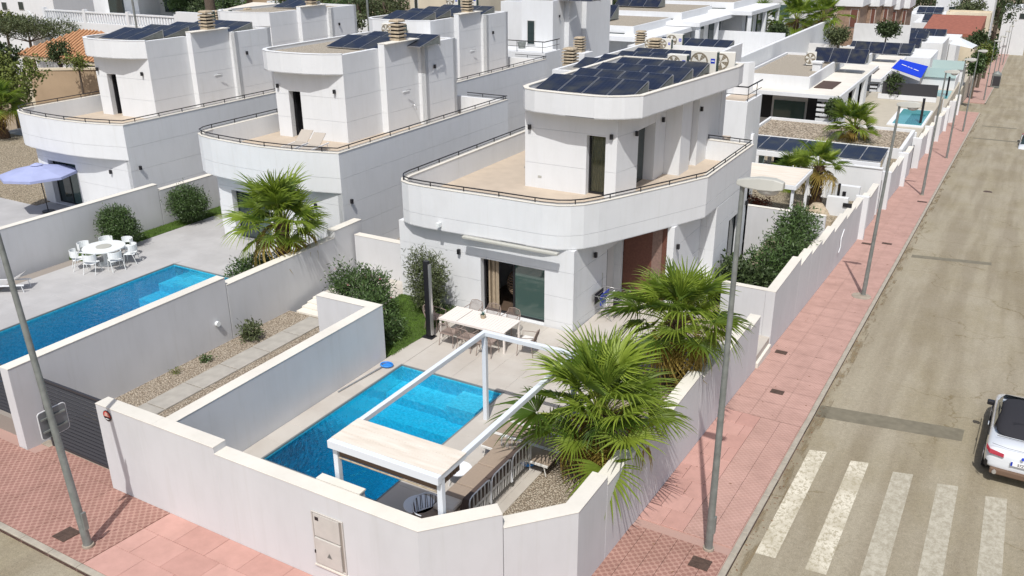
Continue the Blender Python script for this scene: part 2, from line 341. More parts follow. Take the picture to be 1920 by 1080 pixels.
def thing(name, label, cat, loc, group=None):
    o = bpy.data.objects.new(name, None); COL.objects.link(o); o.location = loc; o.empty_display_size = .2
    ORG[o.name] = Vector(loc); return tag(o, label, cat, group)
def copy_tree(o, parent=None):
    c = o.copy(); COL.objects.link(c)
    if parent is not None: c.parent = parent
    ORG[c.name] = Vector(c.location) if parent is None else ORG[parent.name]
    for ch in list(o.children): copy_tree(ch, c)
    return c
def dup(o, d=None, rz=None, label=None, loc=None, scale=None, group=None):
    c = copy_tree(o)
    if loc is not None: c.location = loc
    elif d is not None: c.location = o.location+Vector(d)
    if rz is not None: c.rotation_euler.z = rz
    if scale: c.scale = scale if hasattr(scale, '__len__') else (scale,)*3
    if label: c['label'] = label
    if group: c['group'] = group
    return c
def inst(name, me, parent, loc, rz=0, rot=None, scale=None):     # a piece that shares its mesh
    o = bpy.data.objects.new(name, me); COL.objects.link(o); o.parent = parent
    o.location = Vector(loc)-(ORG[parent.name] if parent is not None else Vector((0, 0, 0)))
    o.rotation_euler = rot if rot is not None else (0, 0, rz)
    if scale: o.scale = scale
    ORG[o.name] = Vector(loc); return o
_bc = {}
def boxmesh(sx, sy, sz, mt, ch=0.0):
    k = (round(sx, 3), round(sy, 3), round(sz, 3), mt, ch)
    if k not in _bc:
        b = MB()
        if ch: 
            x, y = sx/2, sy/2
            vs = [(-x, -y, 0), (x, -y, 0), (x, y, 0), (-x, y, 0), (-x, -y, sz-ch), (x, -y, sz-ch), (x, y, sz-ch), (-x, y, sz-ch), (-x+ch, -y+ch, sz), (x-ch, -y+ch, sz), (x-ch, y-ch, sz), (-x+ch, y-ch, sz)]
            b.add(vs, [(3, 2, 1, 0), (8, 9, 10, 11)]+[(i, (i+1) % 4, 4+(i+1) % 4, 4+i) for i in range(4)]+[(4+i, 4+(i+1) % 4, 8+(i+1) % 4, 8+i) for i in range(4)])
        else: b.box(-sx/2, sx/2, -sy/2, sy/2, 0, sz)
        me = bpy.data.meshes.new('piece'); me.from_pydata(b.v, [], b.f); me.materials.append(M[mt]); _bc[k] = me
    return _bc[k]
def tiles(parent, name, x0, x1, y0, y1, tx, ty, mt, top, gap=.008, th=.03, holes=(), bond=0, slope=False, jit=.0):
    rnd = random.Random(int(abs(x0*13+y0*7)*10)); n = 0; j = 0; y = y0
    while y < y1-.02:
        ye = min(y+ty, y1); x = x0-(bond*tx if j % 2 else 0)
        while x < x1-.02:
            xs, xe = max(x, x0), min(x+tx, x1)
            rects = [(xs, xe, y, ye)]
            for (a, b, c, d) in holes:
                out = []
                for (p, q, r_, s_) in rects:
                    if q <= a or p >= b or s_ <= c or r_ >= d: out.append((p, q, r_, s_)); continue
                    if p < a: out.append((p, a, r_, s_))
                    if q > b: out.append((b, q, r_, s_))
                    pp, qq = max(p, a), min(q, b)
                    if r_ < c: out.append((pp, qq, r_, c))
                    if s_ > d: out.append((pp, qq, d, s_))
                rects = out
            for (p, q, r_, s_) in rects:
                if q-p < .03 or s_-r_ < .03: continue
                me = boxmesh(q-p-gap, s_-r_-gap, th, mt, .004)
                cx, cy = (p+q)/2, (r_+s_)/2; z = (gz(cy)+top) if slope else top
                rot = (math.atan(-.078), 0, 0) if slope else (0, 0, 0)
                inst(name, me, parent, (cx, cy, z-th+rnd.uniform(-jit, jit)), rot=rot); n += 1
            x += tx
        y += ty; j += 1
    return n
def text_mesh(body, size, mt, parent, loc, rot, name='lettering', ext=.004, bold=False):
    cu = bpy.data.curves.new('t', 'FONT'); cu.body = body; cu.size = size; cu.extrude = ext; cu.align_x = 'CENTER'; cu.align_y = 'CENTER'
    if bold: cu.offset = size*.02
    t = bpy.data.objects.new('t', cu); COL.objects.link(t); bpy.context.view_layer.update()
    me = bpy.data.meshes.new_from_object(t.evaluated_get(bpy.context.evaluated_depsgraph_get())); bpy.data.objects.remove(t)
    me.materials.clear(); me.materials.append(M[mt]); return inst(name, me, parent, loc, rot=rot)
def clearmat(name, tint):
    m = bpy.data.materials.new(name); m.use_nodes = True; n = m.node_tree; L = n.links
    for x in list(n.nodes): n.nodes.remove(x)
    o = n.nodes.new('ShaderNodeOutputMaterial'); t = n.nodes.new('ShaderNodeBsdfTransparent'); g = n.nodes.new('ShaderNodeBsdfGlossy'); g.inputs['Roughness'].default_value = .03
    t.inputs[0].default_value = (*tint, 1); mx = n.nodes.new('ShaderNodeMixShader'); fr = n.nodes.new('ShaderNodeFresnel'); fr.inputs[0].default_value = 1.45
    L.new(fr.outputs[0], mx.inputs[0]); L.new(t.outputs[0], mx.inputs[1]); L.new(g.outputs[0], mx.inputs[2]); L.new(mx.outputs[0], o.inputs[0]); return m
M['clear'] = clearmat('clear_window_glass', (.8, .85, .8)); M['wood'] = mat('dark_wood_floor', (.10, .07, .05), rough=.4)
M['glassrail'] = clearmat('glass_balustrade', (.62, .82, .80))
M['signback'] = mat('sign_back_grey', (.16, .17, .18), rough=.5, metal=.3)
# ================================================================== SETTING
def ys_list(a, b): 
    out = [a]; y = a
    while y < b: y += 2 if y < 150 else (10 if y < 320 else 60); out.append(min(y, b))
    return out
def strip(name, x0, x1, y0, y1, dz, mt, cols=1):
    b = MB(); Y = ys_list(y0, y1); X = [x0+(x1-x0)*i/cols for i in range(cols+1)]
    vs = [(x, y, gz(y)+dz) for y in Y for x in X]; k = cols+1
    fs = [(j*k+i, j*k+i+1, (j+1)*k+i+1, (j+1)*k+i) for j in range(len(Y)-1) for i in range(cols)]
    b.add(vs, fs); return b
KX, WX = -3.72, -6.27            # kerb line and garden-wall line of the long street
KY, WY = 8.55, 11.07             # the same for the front street
M['roofgravel2'] = voro_gravel('coarse_roof_gravel', (.40, .33, .25), (.56, .49, .39), 6)
tag(strip('g', -700, 700, -300, 1800, -.9, 'earth', 8).build('ground', 'earth', loc=(0, 0, 0)), kind='structure')
rb = strip('r', KX-.05, 9.5, -14, 700, -.12, 'road', 4); rb2 = strip('r', -120, KX-.05, -14, KY+.05, -.12, 'road', 12); rb.add(rb2.v, rb2.f)
rb.add([(KX-6.4, KY+.05, gz(KY+.05)-.12), (KX-.05, KY+.05, gz(KY+.05)-.12), (KX-.05, KY+6.4, gz(KY+6.4)-.12)], [(0, 1, 2)])
tag(rb.build('road', 'road', loc=(0, 0, 0)), kind='structure')
tag(strip('r', -60, KX-.05, 127, 141, -.12, 'road', 4).build('side_street', 'road', loc=(0, 0, 0)), kind='structure')
tag(strip('p', 9.5, 14, -14, 700, 0, 'slab', 2).build('far_pavement', 'ribbed', loc=(0, 0, 0)), kind='structure')
# pavement (mortar bed with separate tiles on it)
corner = []
def arc(cx, cy, r, a0, a1, n): return [(cx+r*math.cos(R(a0+(a1-a0)*i/n)), cy+r*math.sin(R(a0+(a1-a0)*i/n))) for i in range(n+1)]
cor = arc(KX-6.2, KY+6.2, 6.2, -90, 0, 10)
pv = MB(); zf = lambda x, y: gz(y)-.03
pv.prism([(-60, KY)]+cor+[(KX, 17), (WX, 17), (WX-.3, 13.2), (-8.4, 11.0), (-18.1, 11.1), (-18.1, 11.6), (-60, 11.6)], lambda x, y: gz(y)-.5, zf)
Y = ys_list(17, 127)
for i in range(len(Y)-1): pv.prism([(WX-.3, Y[i]), (KX, Y[i]), (KX, Y[i+1]), (WX-.3, Y[i+1])], lambda x, y: gz(y)-.5, zf)
Y = [141, 150]+[150+10*i for i in range(1, 25)]
for i in range(len(Y)-1): pv.prism([(WX-.3, Y[i]), (KX, Y[i]), (KX, Y[i+1]), (WX-.3, Y[i+1])], lambda x, y: gz(y)-.5, lambda x, y: gz(y)-.008)
pave = tag(pv.build('pavement', 'bed', loc=(0, 0, 0)), kind='structure')
tiles(pave, 'paving_slab', -16.0, -9.9, KY+.16, WY, 1.0, .8, 'slab', 0, slope=True, bond=.5, jit=.003)
tiles(pave, 'paving_tile', -24.5, -16.02, KY+.16, WY, .8, .8, 'flower', 0, slope=True, jit=.002)
tiles(pave, 'paving_tile', -21.35, -18.15, WY+.01, WY+.51, .8, .5, 'flower', 0, slope=True)
tiles(pave, 'paving_slab', WX, -5.1, 17.05, 24.3, .6, .8, 'slab', 0, slope=True, bond=.5, jit=.003)
tiles(pave, 'paving_tile', -5.1, KX-.16, 17.05, 24.3, .6, .8, 'ribbed', 0, slope=True, jit=.002)
def clipped(name, poly_ok, x0, x1, y0, y1, t, mt):
    for i in range(int((x1-x0)/t)):
        for j in range(int((y1-y0)/t)):
            cx, cy = x0+(i+.5)*t, y0+(j+.5)*t
            if poly_ok(cx, cy): inst(name, boxmesh(t-.008, t-.008, .03, mt, .004), pave, (cx, cy, gz(cy)-.03), rot=(math.atan(-.078), 0, 0))
def okc(x, y):
    if x > KX-.15: return False
    if x > KX-6.2 and y < KY+6.2 and math.hypot(x-(KX-6.2), y-(KY+6.2)) > 6.0: return False
    return y < 11.3 or x > min(-8.53+(y-11.07)*.908, WX-.2)-.15
clipped('paving_tile', okc, -9.9, KX, KY+.16, 17.0, .4, 'flower')
b = MB()
y = 24.302
while y < 127:
    x = WX
    while x < KX-.2:
        if y < 60 or True:
            xe = min(x+.8, KX-.16); ye = min(y+1.2, 127); zz = gz((y+ye)/2)
            b.add([(x+.006, y+.006, gz(y)), (xe-.006, y+.006, gz(y)), (xe-.006, ye-.006, gz(ye)), (x+.006, ye-.006, gz(ye))], [(0, 1, 2, 3)])
        x += .8
    y += 1.2
tag(b.build('paving_tiles', 'ribbed', parent=pave), kind='stuff')
# kerb
kb = MB(); kb.ribbon([(-60, KY+.0), (-26, KY)], -.2, .0, .14)
kerb = tag(MB().prism([(-30, KY+.02), (-26.1, KY+.02), (-26.1, KY+.13), (-30, KY+.13)], lambda x, y: gz(y)-.3, lambda x, y: gz(y)+.005).build('kerb', 'kerb', loc=(0, 0, 0)), kind='structure')
km = boxmesh(.985, .15, .28, 'kerb', .012)
path = [(-26+i, KY+.075, 0) for i in range(16)]
for i in range(16): inst('kerb_stone', km, kerb, (-25.5+i, KY+.075, gz(KY)-.27))
for i in range(9):
    a = R(-85+10*i); cx, cy = KX-6.2+6.12*math.cos(a), KY+6.2+6.12*math.sin(a); inst('kerb_stone', boxmesh(1.04, .15, .28, 'kerb', .012), kerb, (cx, cy, gz(cy)-.27), rz=a+math.pi/2)
for i in range(112):
    y = 15.3+i*.998
    if y < 127: inst('kerb_stone', km, kerb, (KX-.075, y, gz(y)-.27+(.0 if not 24.5 < y < 25.6 else -.02)), rot=Matrix.Rotation(math.atan(-.078), 3, 'X').to_4x4().__matmul__(Matrix.Rotation(R(90), 4, 'Z')).to_euler())
kf = MB()
for (a, c) in ((141, 320),):
    Y = ys_list(a, c)
    for i in range(len(Y)-1): kf.prism([(KX-.15, Y[i]), (KX, Y[i]), (KX, Y[i+1]), (KX-.15, Y[i+1])], lambda x, y: gz(y)-.4, lambda x, y: gz(y)+.01)
tag(kf.build('kerb_far_length', 'kerb', parent=kerb), kind='stuff')
# markings: zebra crossing and asphalt patches lie on the road, 4 mm apart
def flat(name, pts, mt, dz, parent=None):
    vs = [(x, y, gz(y)-.12+dz) for x, y in pts]; return MB().add(vs, [tuple(range(len(vs)))]).build(name, mt, parent=parent) if parent is not None else MB().add(vs, [tuple(range(len(vs)))]).build(name, mt)
gd = strip('gutter_dirt', KX+.0, KX+.32, 15.5, 126, -.116, 'gutter', 1); tag(gd.build('gutter_dirt', 'gutter', loc=(0, 0, 0)), 'ochre dust collected in the gutter along the long kerb', 'dirt', kind='stuff')
z = thing('zebra_crossing', 'worn white zebra crossing stripes painted across the tan road', 'zebra crossing', (-.8, 20.3, gz(20.3)-.12))
for i, (xa, ww) in enumerate(((-3.4, .46), (-2.25, .46), (-1.12, .50), (0.02, .50), (1.20, .50), (2.35, .5), (3.5, .5))):
    y0 = 17.3+max(0, 0)*0; e = .05
    flat('stripe', [(xa, y0), (xa+ww, y0+.05), (xa+ww+.03, 23.35), (xa+.02, 23.2)], 'paint' if i < 2 else 'paintfade', .004, z)
def roadmark(name, pts, mt, label, cat, dz=.004): return tag(flat(name, pts, mt, dz), label, cat)
roadmark('asphalt_patch', [(KX+.02, 25.55), (.45, 26.3), (.47, 27.2), (KX+.02, 26.5)], 'patch', 'dark repaired asphalt strip across the road just beyond the zebra crossing', 'road patch')
roadmark('asphalt_patch', [(-3.3, 47.6), (.42, 48.5), (.42, 49.1), (-3.3, 48.2)], 'patch', 'thin dark asphalt strip across the road beside the second street lamp', 'road patch')
roadmark('asphalt_patch', [(-3.2, 100.5), (.9, 100.5), (.9, 101.3), (-3.2, 101.3)], 'patch', 'faint dark strip across the road left of the distant parked car', 'road patch')
roadmark('asphalt_patch', [(-2.9, 112.5), (.6, 112.5), (.6, 113.3), (-2.9, 113.3)], 'patch', 'farthest dark strip across the road near the side street', 'road patch')
def cover(x, y, sx, sy, label, mt='iron', rz=0):
    b = MB(); b.box(x-sx/2, x+sx/2, y-sy/2, y+sy/2, 0, .012, rz); b.v = [(p[0], p[1], gz(p[1])+p[2]+.004) for p in b.v]
    t = b.build('manhole_cover', mt); tag(t, label, 'manhole cover', 'iron covers in the pavement')
    f = MB(); 
    for i in range(5): f.box(x-sx*.4, x+sx*.4, y-sy*.38+i*sy*.19-.006, y-sy*.38+i*sy*.19+.006, .012, .016, rz, (x, y))
    f.v = [(p[0], p[1], gz(p[1])+p[2]+.004) for p in f.v]; f.build('tread', mt, parent=t)
cover(-17.27, 9.2, .42, .46, 'rusty square manhole cover left of the leaning grey lamp post', rz=.0)
cover(-4.34, 16.05, .45, .42, 'rusty square manhole cover in front of the nearest street lamp')
cover(-5.85, 30.05, .42, .32, 'small brown cover in the pink pavement by the white entrance wall')
cover(-5.12, 26.45, .42, .32, 'small pale-framed cover in the pavement before the dark road strip')
cover(-4.72, 49.3, .5, .34, 'small cover to the right of the second lamp post')
cover(-5.67, 48.6, .5, .34, 'small cover to the left of the second lamp post')
cover(-4.25, 62.5, .6, .4, 'small cover at the kerb before the third lamp post')
tag(MB().cyl(-.6, 70, .3, gz(70)-.118, gz(70)-.105, 20).build('manhole_cover', 'iron'), 'round manhole cover in the middle of the road', 'manhole cover', 'iron covers in the pavement')
pg = MB(); pg.cyl(-4.4, 38.75, .42, gz(38.75)-.02, gz(38.75)+.03, 12); tag(pg.build('mortar_patch', 'cement'), 'broken mortar ring at the foot of the second street lamp', 'mortar patch')

# ================================================================== WALLS
def wall_seg(p0, p1, z0, z1, t, root, side=1, cap=True, mt='wallplaster', ov=.010, body='wall_body', e0=0, e1=0):
    p0, p1 = Vector(p0), Vector(p1); d = (p1-p0).normalized(); n = Vector((-d.y, d.x))*side
    q = [p0, p1, p1+n*t, p0+n*t]; MB().prism([(v.x, v.y) for v in q], z0, z1).build(body, mt, parent=root, bevel=.006)
    if cap:
        L_ = (p1-p0).length; kk = max(1, round(L_/1.9))
        for i_ in range(kk):
            ja, jb = d*(L_*i_/kk+(.002 if i_ else 0)), d*(L_*(i_+1)/kk-(.002 if i_ < kk-1 else 0)); q_ = (p0+ja-n*ov, p0+jb-n*ov, p0+jb+n*(t+ov), p0+ja+n*(t+ov))
            MB().prism([(v.x, v.y) for v in q_], z1, z1+.024).build('coping', 'coping', parent=root, bevel=.006)
def poly_wall(pts, z0, z1, t, root, mt='wallplaster', side=1, ov=.010):
    MB().ribbon(pts, z0, z1, t*side).build('wall_body', mt, parent=root, bevel=.006)
    P = [Vector(p) for p in pts]
    b = MB(); b.ribbon(offset(pts, -ov*side), z1, z1+.024, (t+2*ov)*side); b.build('coping', 'coping', parent=root, bevel=.008)
def offset(pts, t):
    P = [Vector((p[0], p[1])) for p in pts]; n = len(P); O = []
    for i in range(n):
        ds = []
        if i > 0: ds.append((P[i]-P[i-1]).normalized())
        if i < n-1: ds.append((P[i+1]-P[i]).normalized())
        ns = [Vector((-d.y, d.x)) for d in ds]; m = sum(ns, Vector((0, 0))); m.normalize(); v = P[i]+m*(t/max(.35, m.dot(ns[0]))); O.append((v.x, v.y))
    return O
T = .36
w1 = thing('perimeter_wall', 'long white garden wall with cream coping stepping round the street corner', 'wall', (-10, 11.2, 0))
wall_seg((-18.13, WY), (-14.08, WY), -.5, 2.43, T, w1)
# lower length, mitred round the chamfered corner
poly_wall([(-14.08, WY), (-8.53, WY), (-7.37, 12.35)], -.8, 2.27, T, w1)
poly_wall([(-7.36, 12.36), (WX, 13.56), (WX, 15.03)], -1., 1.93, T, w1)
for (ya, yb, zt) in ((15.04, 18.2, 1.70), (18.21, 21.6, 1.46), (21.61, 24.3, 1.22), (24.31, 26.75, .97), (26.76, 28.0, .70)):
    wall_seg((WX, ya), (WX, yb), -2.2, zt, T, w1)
for i, (a, c) in enumerate(((atz(593, 897, 2.3).x, atz(676, 923, 2.3).x),)): MB().box(a, c, WY+T, WY+T+.22, .3, 2.268).build('inner_pier', 'wallplaster', parent=w1); MB().box(a-.02, c+.02, WY+T+.03, WY+T+.24, 2.268, 2.303).build('coping', 'coping', parent=w1)
# pool side wall and the return that ends the drive
w2 = thing('pool_wall', 'white wall between the corner pool and the gravel drive, shaded blue on the pool side', 'wall', (-16, 15, .2))
poly_wall([(-15.86, WY+T), (-15.86, 19.48), (-18.2, 19.42)], -.2, 2.33, .35, w2)
# wall between the drive and the second garden
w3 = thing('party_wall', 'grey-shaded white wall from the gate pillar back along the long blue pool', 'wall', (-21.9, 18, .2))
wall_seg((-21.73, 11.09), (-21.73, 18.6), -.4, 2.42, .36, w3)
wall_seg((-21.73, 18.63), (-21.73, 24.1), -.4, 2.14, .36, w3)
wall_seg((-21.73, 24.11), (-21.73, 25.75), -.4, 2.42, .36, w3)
w3b = thing('party_wall', 'short low white wall reaching the corner villa behind the oleander', 'wall', (-19, 25, .5))
wall_seg((-21.6, 25.1), (-18.65, 25.1), .2, 2.0, .3, w3b)
w4 = thing('party_wall', 'white wall with cream coping behind the round table garden', 'wall', (-33.4, 20, .5))
wall_seg((-33.25, 11.4), (-33.25, 25.4), -.2, 2.42, .32, w4); wall_seg((-33.25, 25.43), (-33.25, 29.4), -.2, 2.12, .32, w4)
tag(MB().disc((-21.72, 18.0, 1.0), (1, 0, 0), .09, 14, .1).build('wall_light', 'whiteplastic'), 'round white bulkhead light on the shaded party wall', 'wall light')
# gates
def gate(x0, x1, y, zb, zt, label, posts=True):
    g = thing('sliding_gate', label, 'gate', ((x0+x1)/2, y, zb), 'anthracite slat gates')
    MB().box(x0, x1, y-.03, y+.03, zt-.06, zt).build('rail', 'anthracite', parent=g); MB().box(x0, x1, y-.03, y+.03, zb, zb+.07).build('rail', 'anthracite', parent=g)
    for x in (x0, x1-.07): MB().box(x, x+.07, y-.045, y+.045, zb, zt+.03).build('post', 'anthracite', parent=g)
    me = boxmesh(x1-x0-.14, .02, .082, 'anthracite', .004); z = zb+.10
    while z < zt-.14: inst('slat', me, g, ((x0+x1)/2, y-.01, z), rot=(R(-30), 0, 0)); z += .122
    return g
gate(-21.35, -18.15, WY+.55, -.04, 2.08, 'dark slatted sliding gate closing the gravel drive')
gate(-26.6, -22.12, WY+.5, -.05, 2.05, 'dark slatted gate cut by the left edge of the picture')
tag(MB().box(-26.6, -18.1, WY+.42, WY+.66, -.3, -.045).build('gate_track', 'cement', loc=(-20, WY+.5, -.3)), 'pale concrete sill under the sliding gates', 'sill')

# ================================================================== GARDEN FLOORS
P1 = (-15.15, -11.5, 13.37, 19.35)
P2 = (-28.68, -25.05, 12.5, 22.08)
def lot_floor(name, rects, top, mt='joint', base=-2.5):
    b = MB()
    for (x0, x1, y0, y1) in rects: b.box(x0, x1, y0, y1, base, top)
    return tag(b.build(name, mt, loc=(0, 0, 0)), kind='structure')
f1 = lot_floor('pool_terrace', [(-15.86, P1[0]-.001, WY+.36, 24.4), (P1[0], P1[1], P1[3]+.001, 24.4), (P1[0], P1[1], WY+.36, P1[2]-.001), (P1[1]+.001, WX-.36, 13.7, 27.9), (P1[1]+.001, -9.62, 27.91, 31), (P1[1]+.001, -9, 11.44, 13.69)], .47, base=-3)
tiles(f1, 'floor_tile', -15.85, -15.16, 11.45, 24.05, .9, .9, 'deck', .5, gap=.004)
tiles(f1, 'floor_tile', -15.15, -8.6, 11.45, 24.05, .9, .9, 'deck', .5, gap=.004, holes=[(P1[0]-.0, P1[1], P1[2], P1[3])])
tiles(f1, 'floor_tile', -15.85, -6.7, 24.05, 24.06, .9, .9, 'deck', .5)
tag(MB().box(-11.5, -8.6, 24.07, 31.0, .4, .5).build('terrace_strip', 'deck', parent=f1), kind=None)
gv = MB(); gv.prism([(-8.6, 12.2), (-8.3, 11.8), (-6.65, 13.7), (-6.65, 27.6), (-8.2, 27.6), (-8.6, 17)], .3, .485); gravel1 = tag(gv.build('gravel_bed', 'gravel', loc=(0, 0, 0)), kind='structure')
f1b = lot_floor('gravel_drive', [(-21.73, -16.21, WY+.95, 21.35)], .18, 'gravel', -1)
for y in [12.75+i*1.42 for i in range(6)]: inst('paver', boxmesh(.82, 1.38, .05, 'paver', .01), f1b, (-20.25, y+.7, .175))
for y in (21.5,): 
    st = thing('garden_steps', 'short flight of white steps at the end of the gravel drive', 'steps', (-20, 21.6, .2))
    for i in range(4): MB().box(-21.4, -18.3, 21.36+i*.3, 21.66+i*.3, .1, .24+i*.07).build('step', 'coping', parent=st)
tag(MB().box(-21.37, -18.6, 22.56, 25.1, .0, .46).build('entrance_platform', 'deck', loc=(0, 0, 0)), kind='structure')
lawn = MB(); lawn.prism([(-18.3, 19.9), (-15.9, 19.55), (-15.7, 21.6), (-16.2, 22.6), (-17.0, 24.0), (-18.6, 24.0)], .2, .515)
tag(lawn.build('lawn_bed', 'grass', loc=(0, 0, 0)), kind='structure')
f2 = lot_floor('grey_terrace', [(-32.9, P2[0]-.001, WY+.36, 42), (P2[0], P2[1], P2[3]+.001, 42), (P2[1]+.001, -22.1, WY+.36, 42), (P2[0], P2[1], WY+.36, P2[2]-.001)], .47, base=-3)
tiles(f2, 'floor_tile', -32.25, -22.1, 11.6, 27.5, 1.2, 1.2, 'deck2', .5, gap=.004, holes=[(P2[0], P2[1], P2[2], P2[3])])
f2b = lot_floor('lawn_strip', [(-33.2, -32.27, 20.5, 29)], .51, 'grass')
f3 = lot_floor('side_terrace', [(-60, -33.6, WY+.36, 48)], .47, 'deck2', base=-3)
lot_floor('gravel_yard', [(-60, -41.5, 24.5, 34)], .50, 'gravel_far', .3)
def pool(P, label, steps, depth=1.45):
    x0, x1, y0, y1 = P; t = thing('swimming_pool', label, 'pool', ((x0+x1)/2, (y0+y1)/2, -1))
    b = MB(); zb = .5-depth; e = .12
    b.box(x0-e, x1+e, y0-e, y1+e, zb-.1, zb); b.box(x0-e, x0, y0-e, y1+e, zb, .462); b.box(x1, x1+e, y0-e, y1+e, zb, .462); b.box(x0, x1, y0-e, y0, zb, .462); b.box(x0, x1, y1, y1+e, zb, .462)
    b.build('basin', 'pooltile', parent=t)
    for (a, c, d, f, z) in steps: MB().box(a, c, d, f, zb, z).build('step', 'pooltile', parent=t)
    wv = MB(); g = .004; wv.box(x0+g, x1-g, y0+g, y1-g, zb+g, .42); wv.build('water', 'water', parent=t)
    r = MB(); k = .05
    r.box(x0-k, x1+k, y0-k, y0, .462, .503); r.box(x0-k, x1+k, y1, y1+k, .462, .503); r.box(x0-k, x0, y0, y1, .462, .503); r.box(x1, x1+k, y0, y1, .462, .503); r.build('rim', 'black' if 0 else 'rimgrey', parent=t)
    return t
M['rimgrey'] = mat('pool_rim_slate', (.17, .19, .19), rough=.5)
pool(P1, 'bright blue rectangular pool with steps under the white pergola at the corner villa',
     [(P1[0]+.01, P1[1]-.01, P1[3]-.9, P1[3]-.005, -.05), (P1[1]-1.35, P1[1]-.012, P1[3]-1.0, P1[3]-.006, .2), (P1[0]+.012, P1[1]-.013, P1[3]-1.75, P1[3]-.91, -.32), (P1[1]-.95, P1[1]-.014, P1[3]-2.5, P1[3]-1.76, -.52)])
pool(P2, 'long blue pool in the second garden behind the grey party wall',
     [(P2[0]+.01, P2[1]-.01, P2[3]-.9, P2[3]-.005, -.05), (P2[0]+1.0, P2[0]+2.4, P2[3]-.95, P2[3]-.006, .2), (P2[0]+.012, P2[1]-.013, P2[3]-1.9, P2[3]-.91, -.35)])
# lawn blades
def scatter_blades(name, poly_fn, n, h, z, mt, seed):
    rnd = random.Random(seed); b = MB()
    for i in range(n):
        x, y = poly_fn(rnd); a = rnd.uniform(0, 6.28); w_ = .012; hh = h*rnd.uniform(.5, 1.2); dx, dy = math.cos(a)*w_, math.sin(a)*w_; lx, ly = rnd.uniform(-.5, .5)*hh, rnd.uniform(-.5, .5)*hh
        b.add([(x-dx, y-dy, z), (x+dx, y+dy, z), (x+lx, y+ly, z+hh)], [(0, 1, 2)])
    return tag(b.build(name, mt, loc=(0, 0, 0)), kind='stuff')
scatter_blades('grass', lambda r: (r.uniform(-18.5, -15.75), r.uniform(19.7, 24.0)), 14000, .06, .51, 'blade', 1)
scatter_blades('grass', lambda r: (r.uniform(-33.2, -32.28), r.uniform(20.5, 29)), 8000, .06, .505, 'blade', 2)

rnd = random.Random(23); b = MB()
for i in range(260):
    y = 15+rnd.random()**1.2*40; x = KX+.04+abs(rnd.gauss(0, .12)) if rnd.random() < .7 else rnd.uniform(WX+.1, KX); z = gz(y)-.114 if x > KX else gz(y)+.002
    r = rnd.uniform(.015, .05); a = rnd.uniform(0, 6.28); c, s_ = math.cos(a)*r, math.sin(a)*r; b.add([(x-c, y-s_, z), (x+s_*.4, y-c*.4, z+.012), (x+c, y+s_, z+.004), (x-s_*.4, y+c*.4, z+.008)], [(0, 1, 2, 3)])
tag(b.build('leaf_litter', 'boot', loc=(0, 0, 0)), 'dry brown leaf litter scattered along the kerb and pavement', 'leaf litter', kind='stuff')
# ================================================================== BUILDING PARTS
def face_box(b, p0, p1, u0, u1, z0, z1, t, side):     # a slab standing on the line p0->p1 between distances u0..u1
    p0, p1 = Vector(p0), Vector(p1); d = (p1-p0).normalized(); n = Vector((-d.y, d.x))*side
    q = [p0+d*u0, p0+d*u1, p0+d*u1+n*t, p0+d*u0+n*t]; b.prism([(v.x, v.y) for v in q], z0, z1)
def facade(root, p0, p1, z0, z1, holes=(), joints=(), t=.3, side=1, mt='plaster', name='wall'):
    """wall from p0 to p1 (outer face on the line), with real openings and recessed horizontal joints"""
    L = (Vector(p1)-Vector(p0)).length; g = .0065; zs = [z0]+[v for j in joints if z0 < j < z1 for v in (j-g, j+g)]+[z1]
    b = MB(); core = MB()
    us = sorted({0, L}|{u for h in holes for u in h[:2]})
    for i in range(len(us)-1):
        ua, ub = us[i], us[i+1]
        if ub-ua < .005: continue
        hs = [h for h in holes if h[0] <= ua+.001 and h[1] >= ub-.001]
        spans = [(z0, z1)]
        for h in hs:
            spans = [s for (a, c) in spans for s in ((a, min(c, h[2])), (max(a, h[3]), c)) if s[1]-s[0] > .01]
        for (a, c) in spans:
            if joints: face_box(core, Vector(p0)+(Vector(p1)-Vector(p0)).normalized()*0, p1, ua, ub, a, c, 0, side) if 0 else None
            cuts = [a]+[v for j in joints if a+.02 < j < c-.02 for v in (j-g, j+g)]+[c]
            for k in range(0, len(cuts), 2): face_box(b, p0, p1, ua, ub, cuts[k], cuts[k+1], t, side)
            for k in range(1, len(cuts)-1, 2):
                d = (Vector(p1)-Vector(p0)).normalized(); n = Vector((-d.y, d.x))*side*.012
                face_box(core, Vector(p0)+n, Vector(p1)+n, ua, ub, cuts[k], cuts[k+1], t-.012, side)
    o = b.build(name, mt, parent=root)
    if core.f: core.build('wall_joint', 'jointplaster', parent=root)
    return o
M['jointplaster'] = mat('plaster_joint', (.60, .60, .60), rough=.9)
def coursed_ribbon(root, pts, z0, z1, t, joints, name='parapet', mt='plaster', side=1):
    g = .0065; b = MB(); core = MB(); cuts = [z0]+[v for j in joints for v in (j-g, j+g)]+[z1]
    for k in range(0, len(cuts), 2): b.ribbon(pts, cuts[k], cuts[k+1], t*side)
    for k in range(1, len(cuts)-1, 2): core.ribbon(offset(pts, .014*side), cuts[k], cuts[k+1], (t-.028)*side)
    b.build(name, mt, parent=root)
    if core.f: core.build('wall_joint', 'jointplaster', parent=root)
def cope(root, pts, z, t, side=1, mt='coping', h=.03, ov=.015):
    MB().ribbon(offset(pts, -ov*side), z, z+h, (t+2*ov)*side).build('coping', mt, parent=root, bevel=.006)
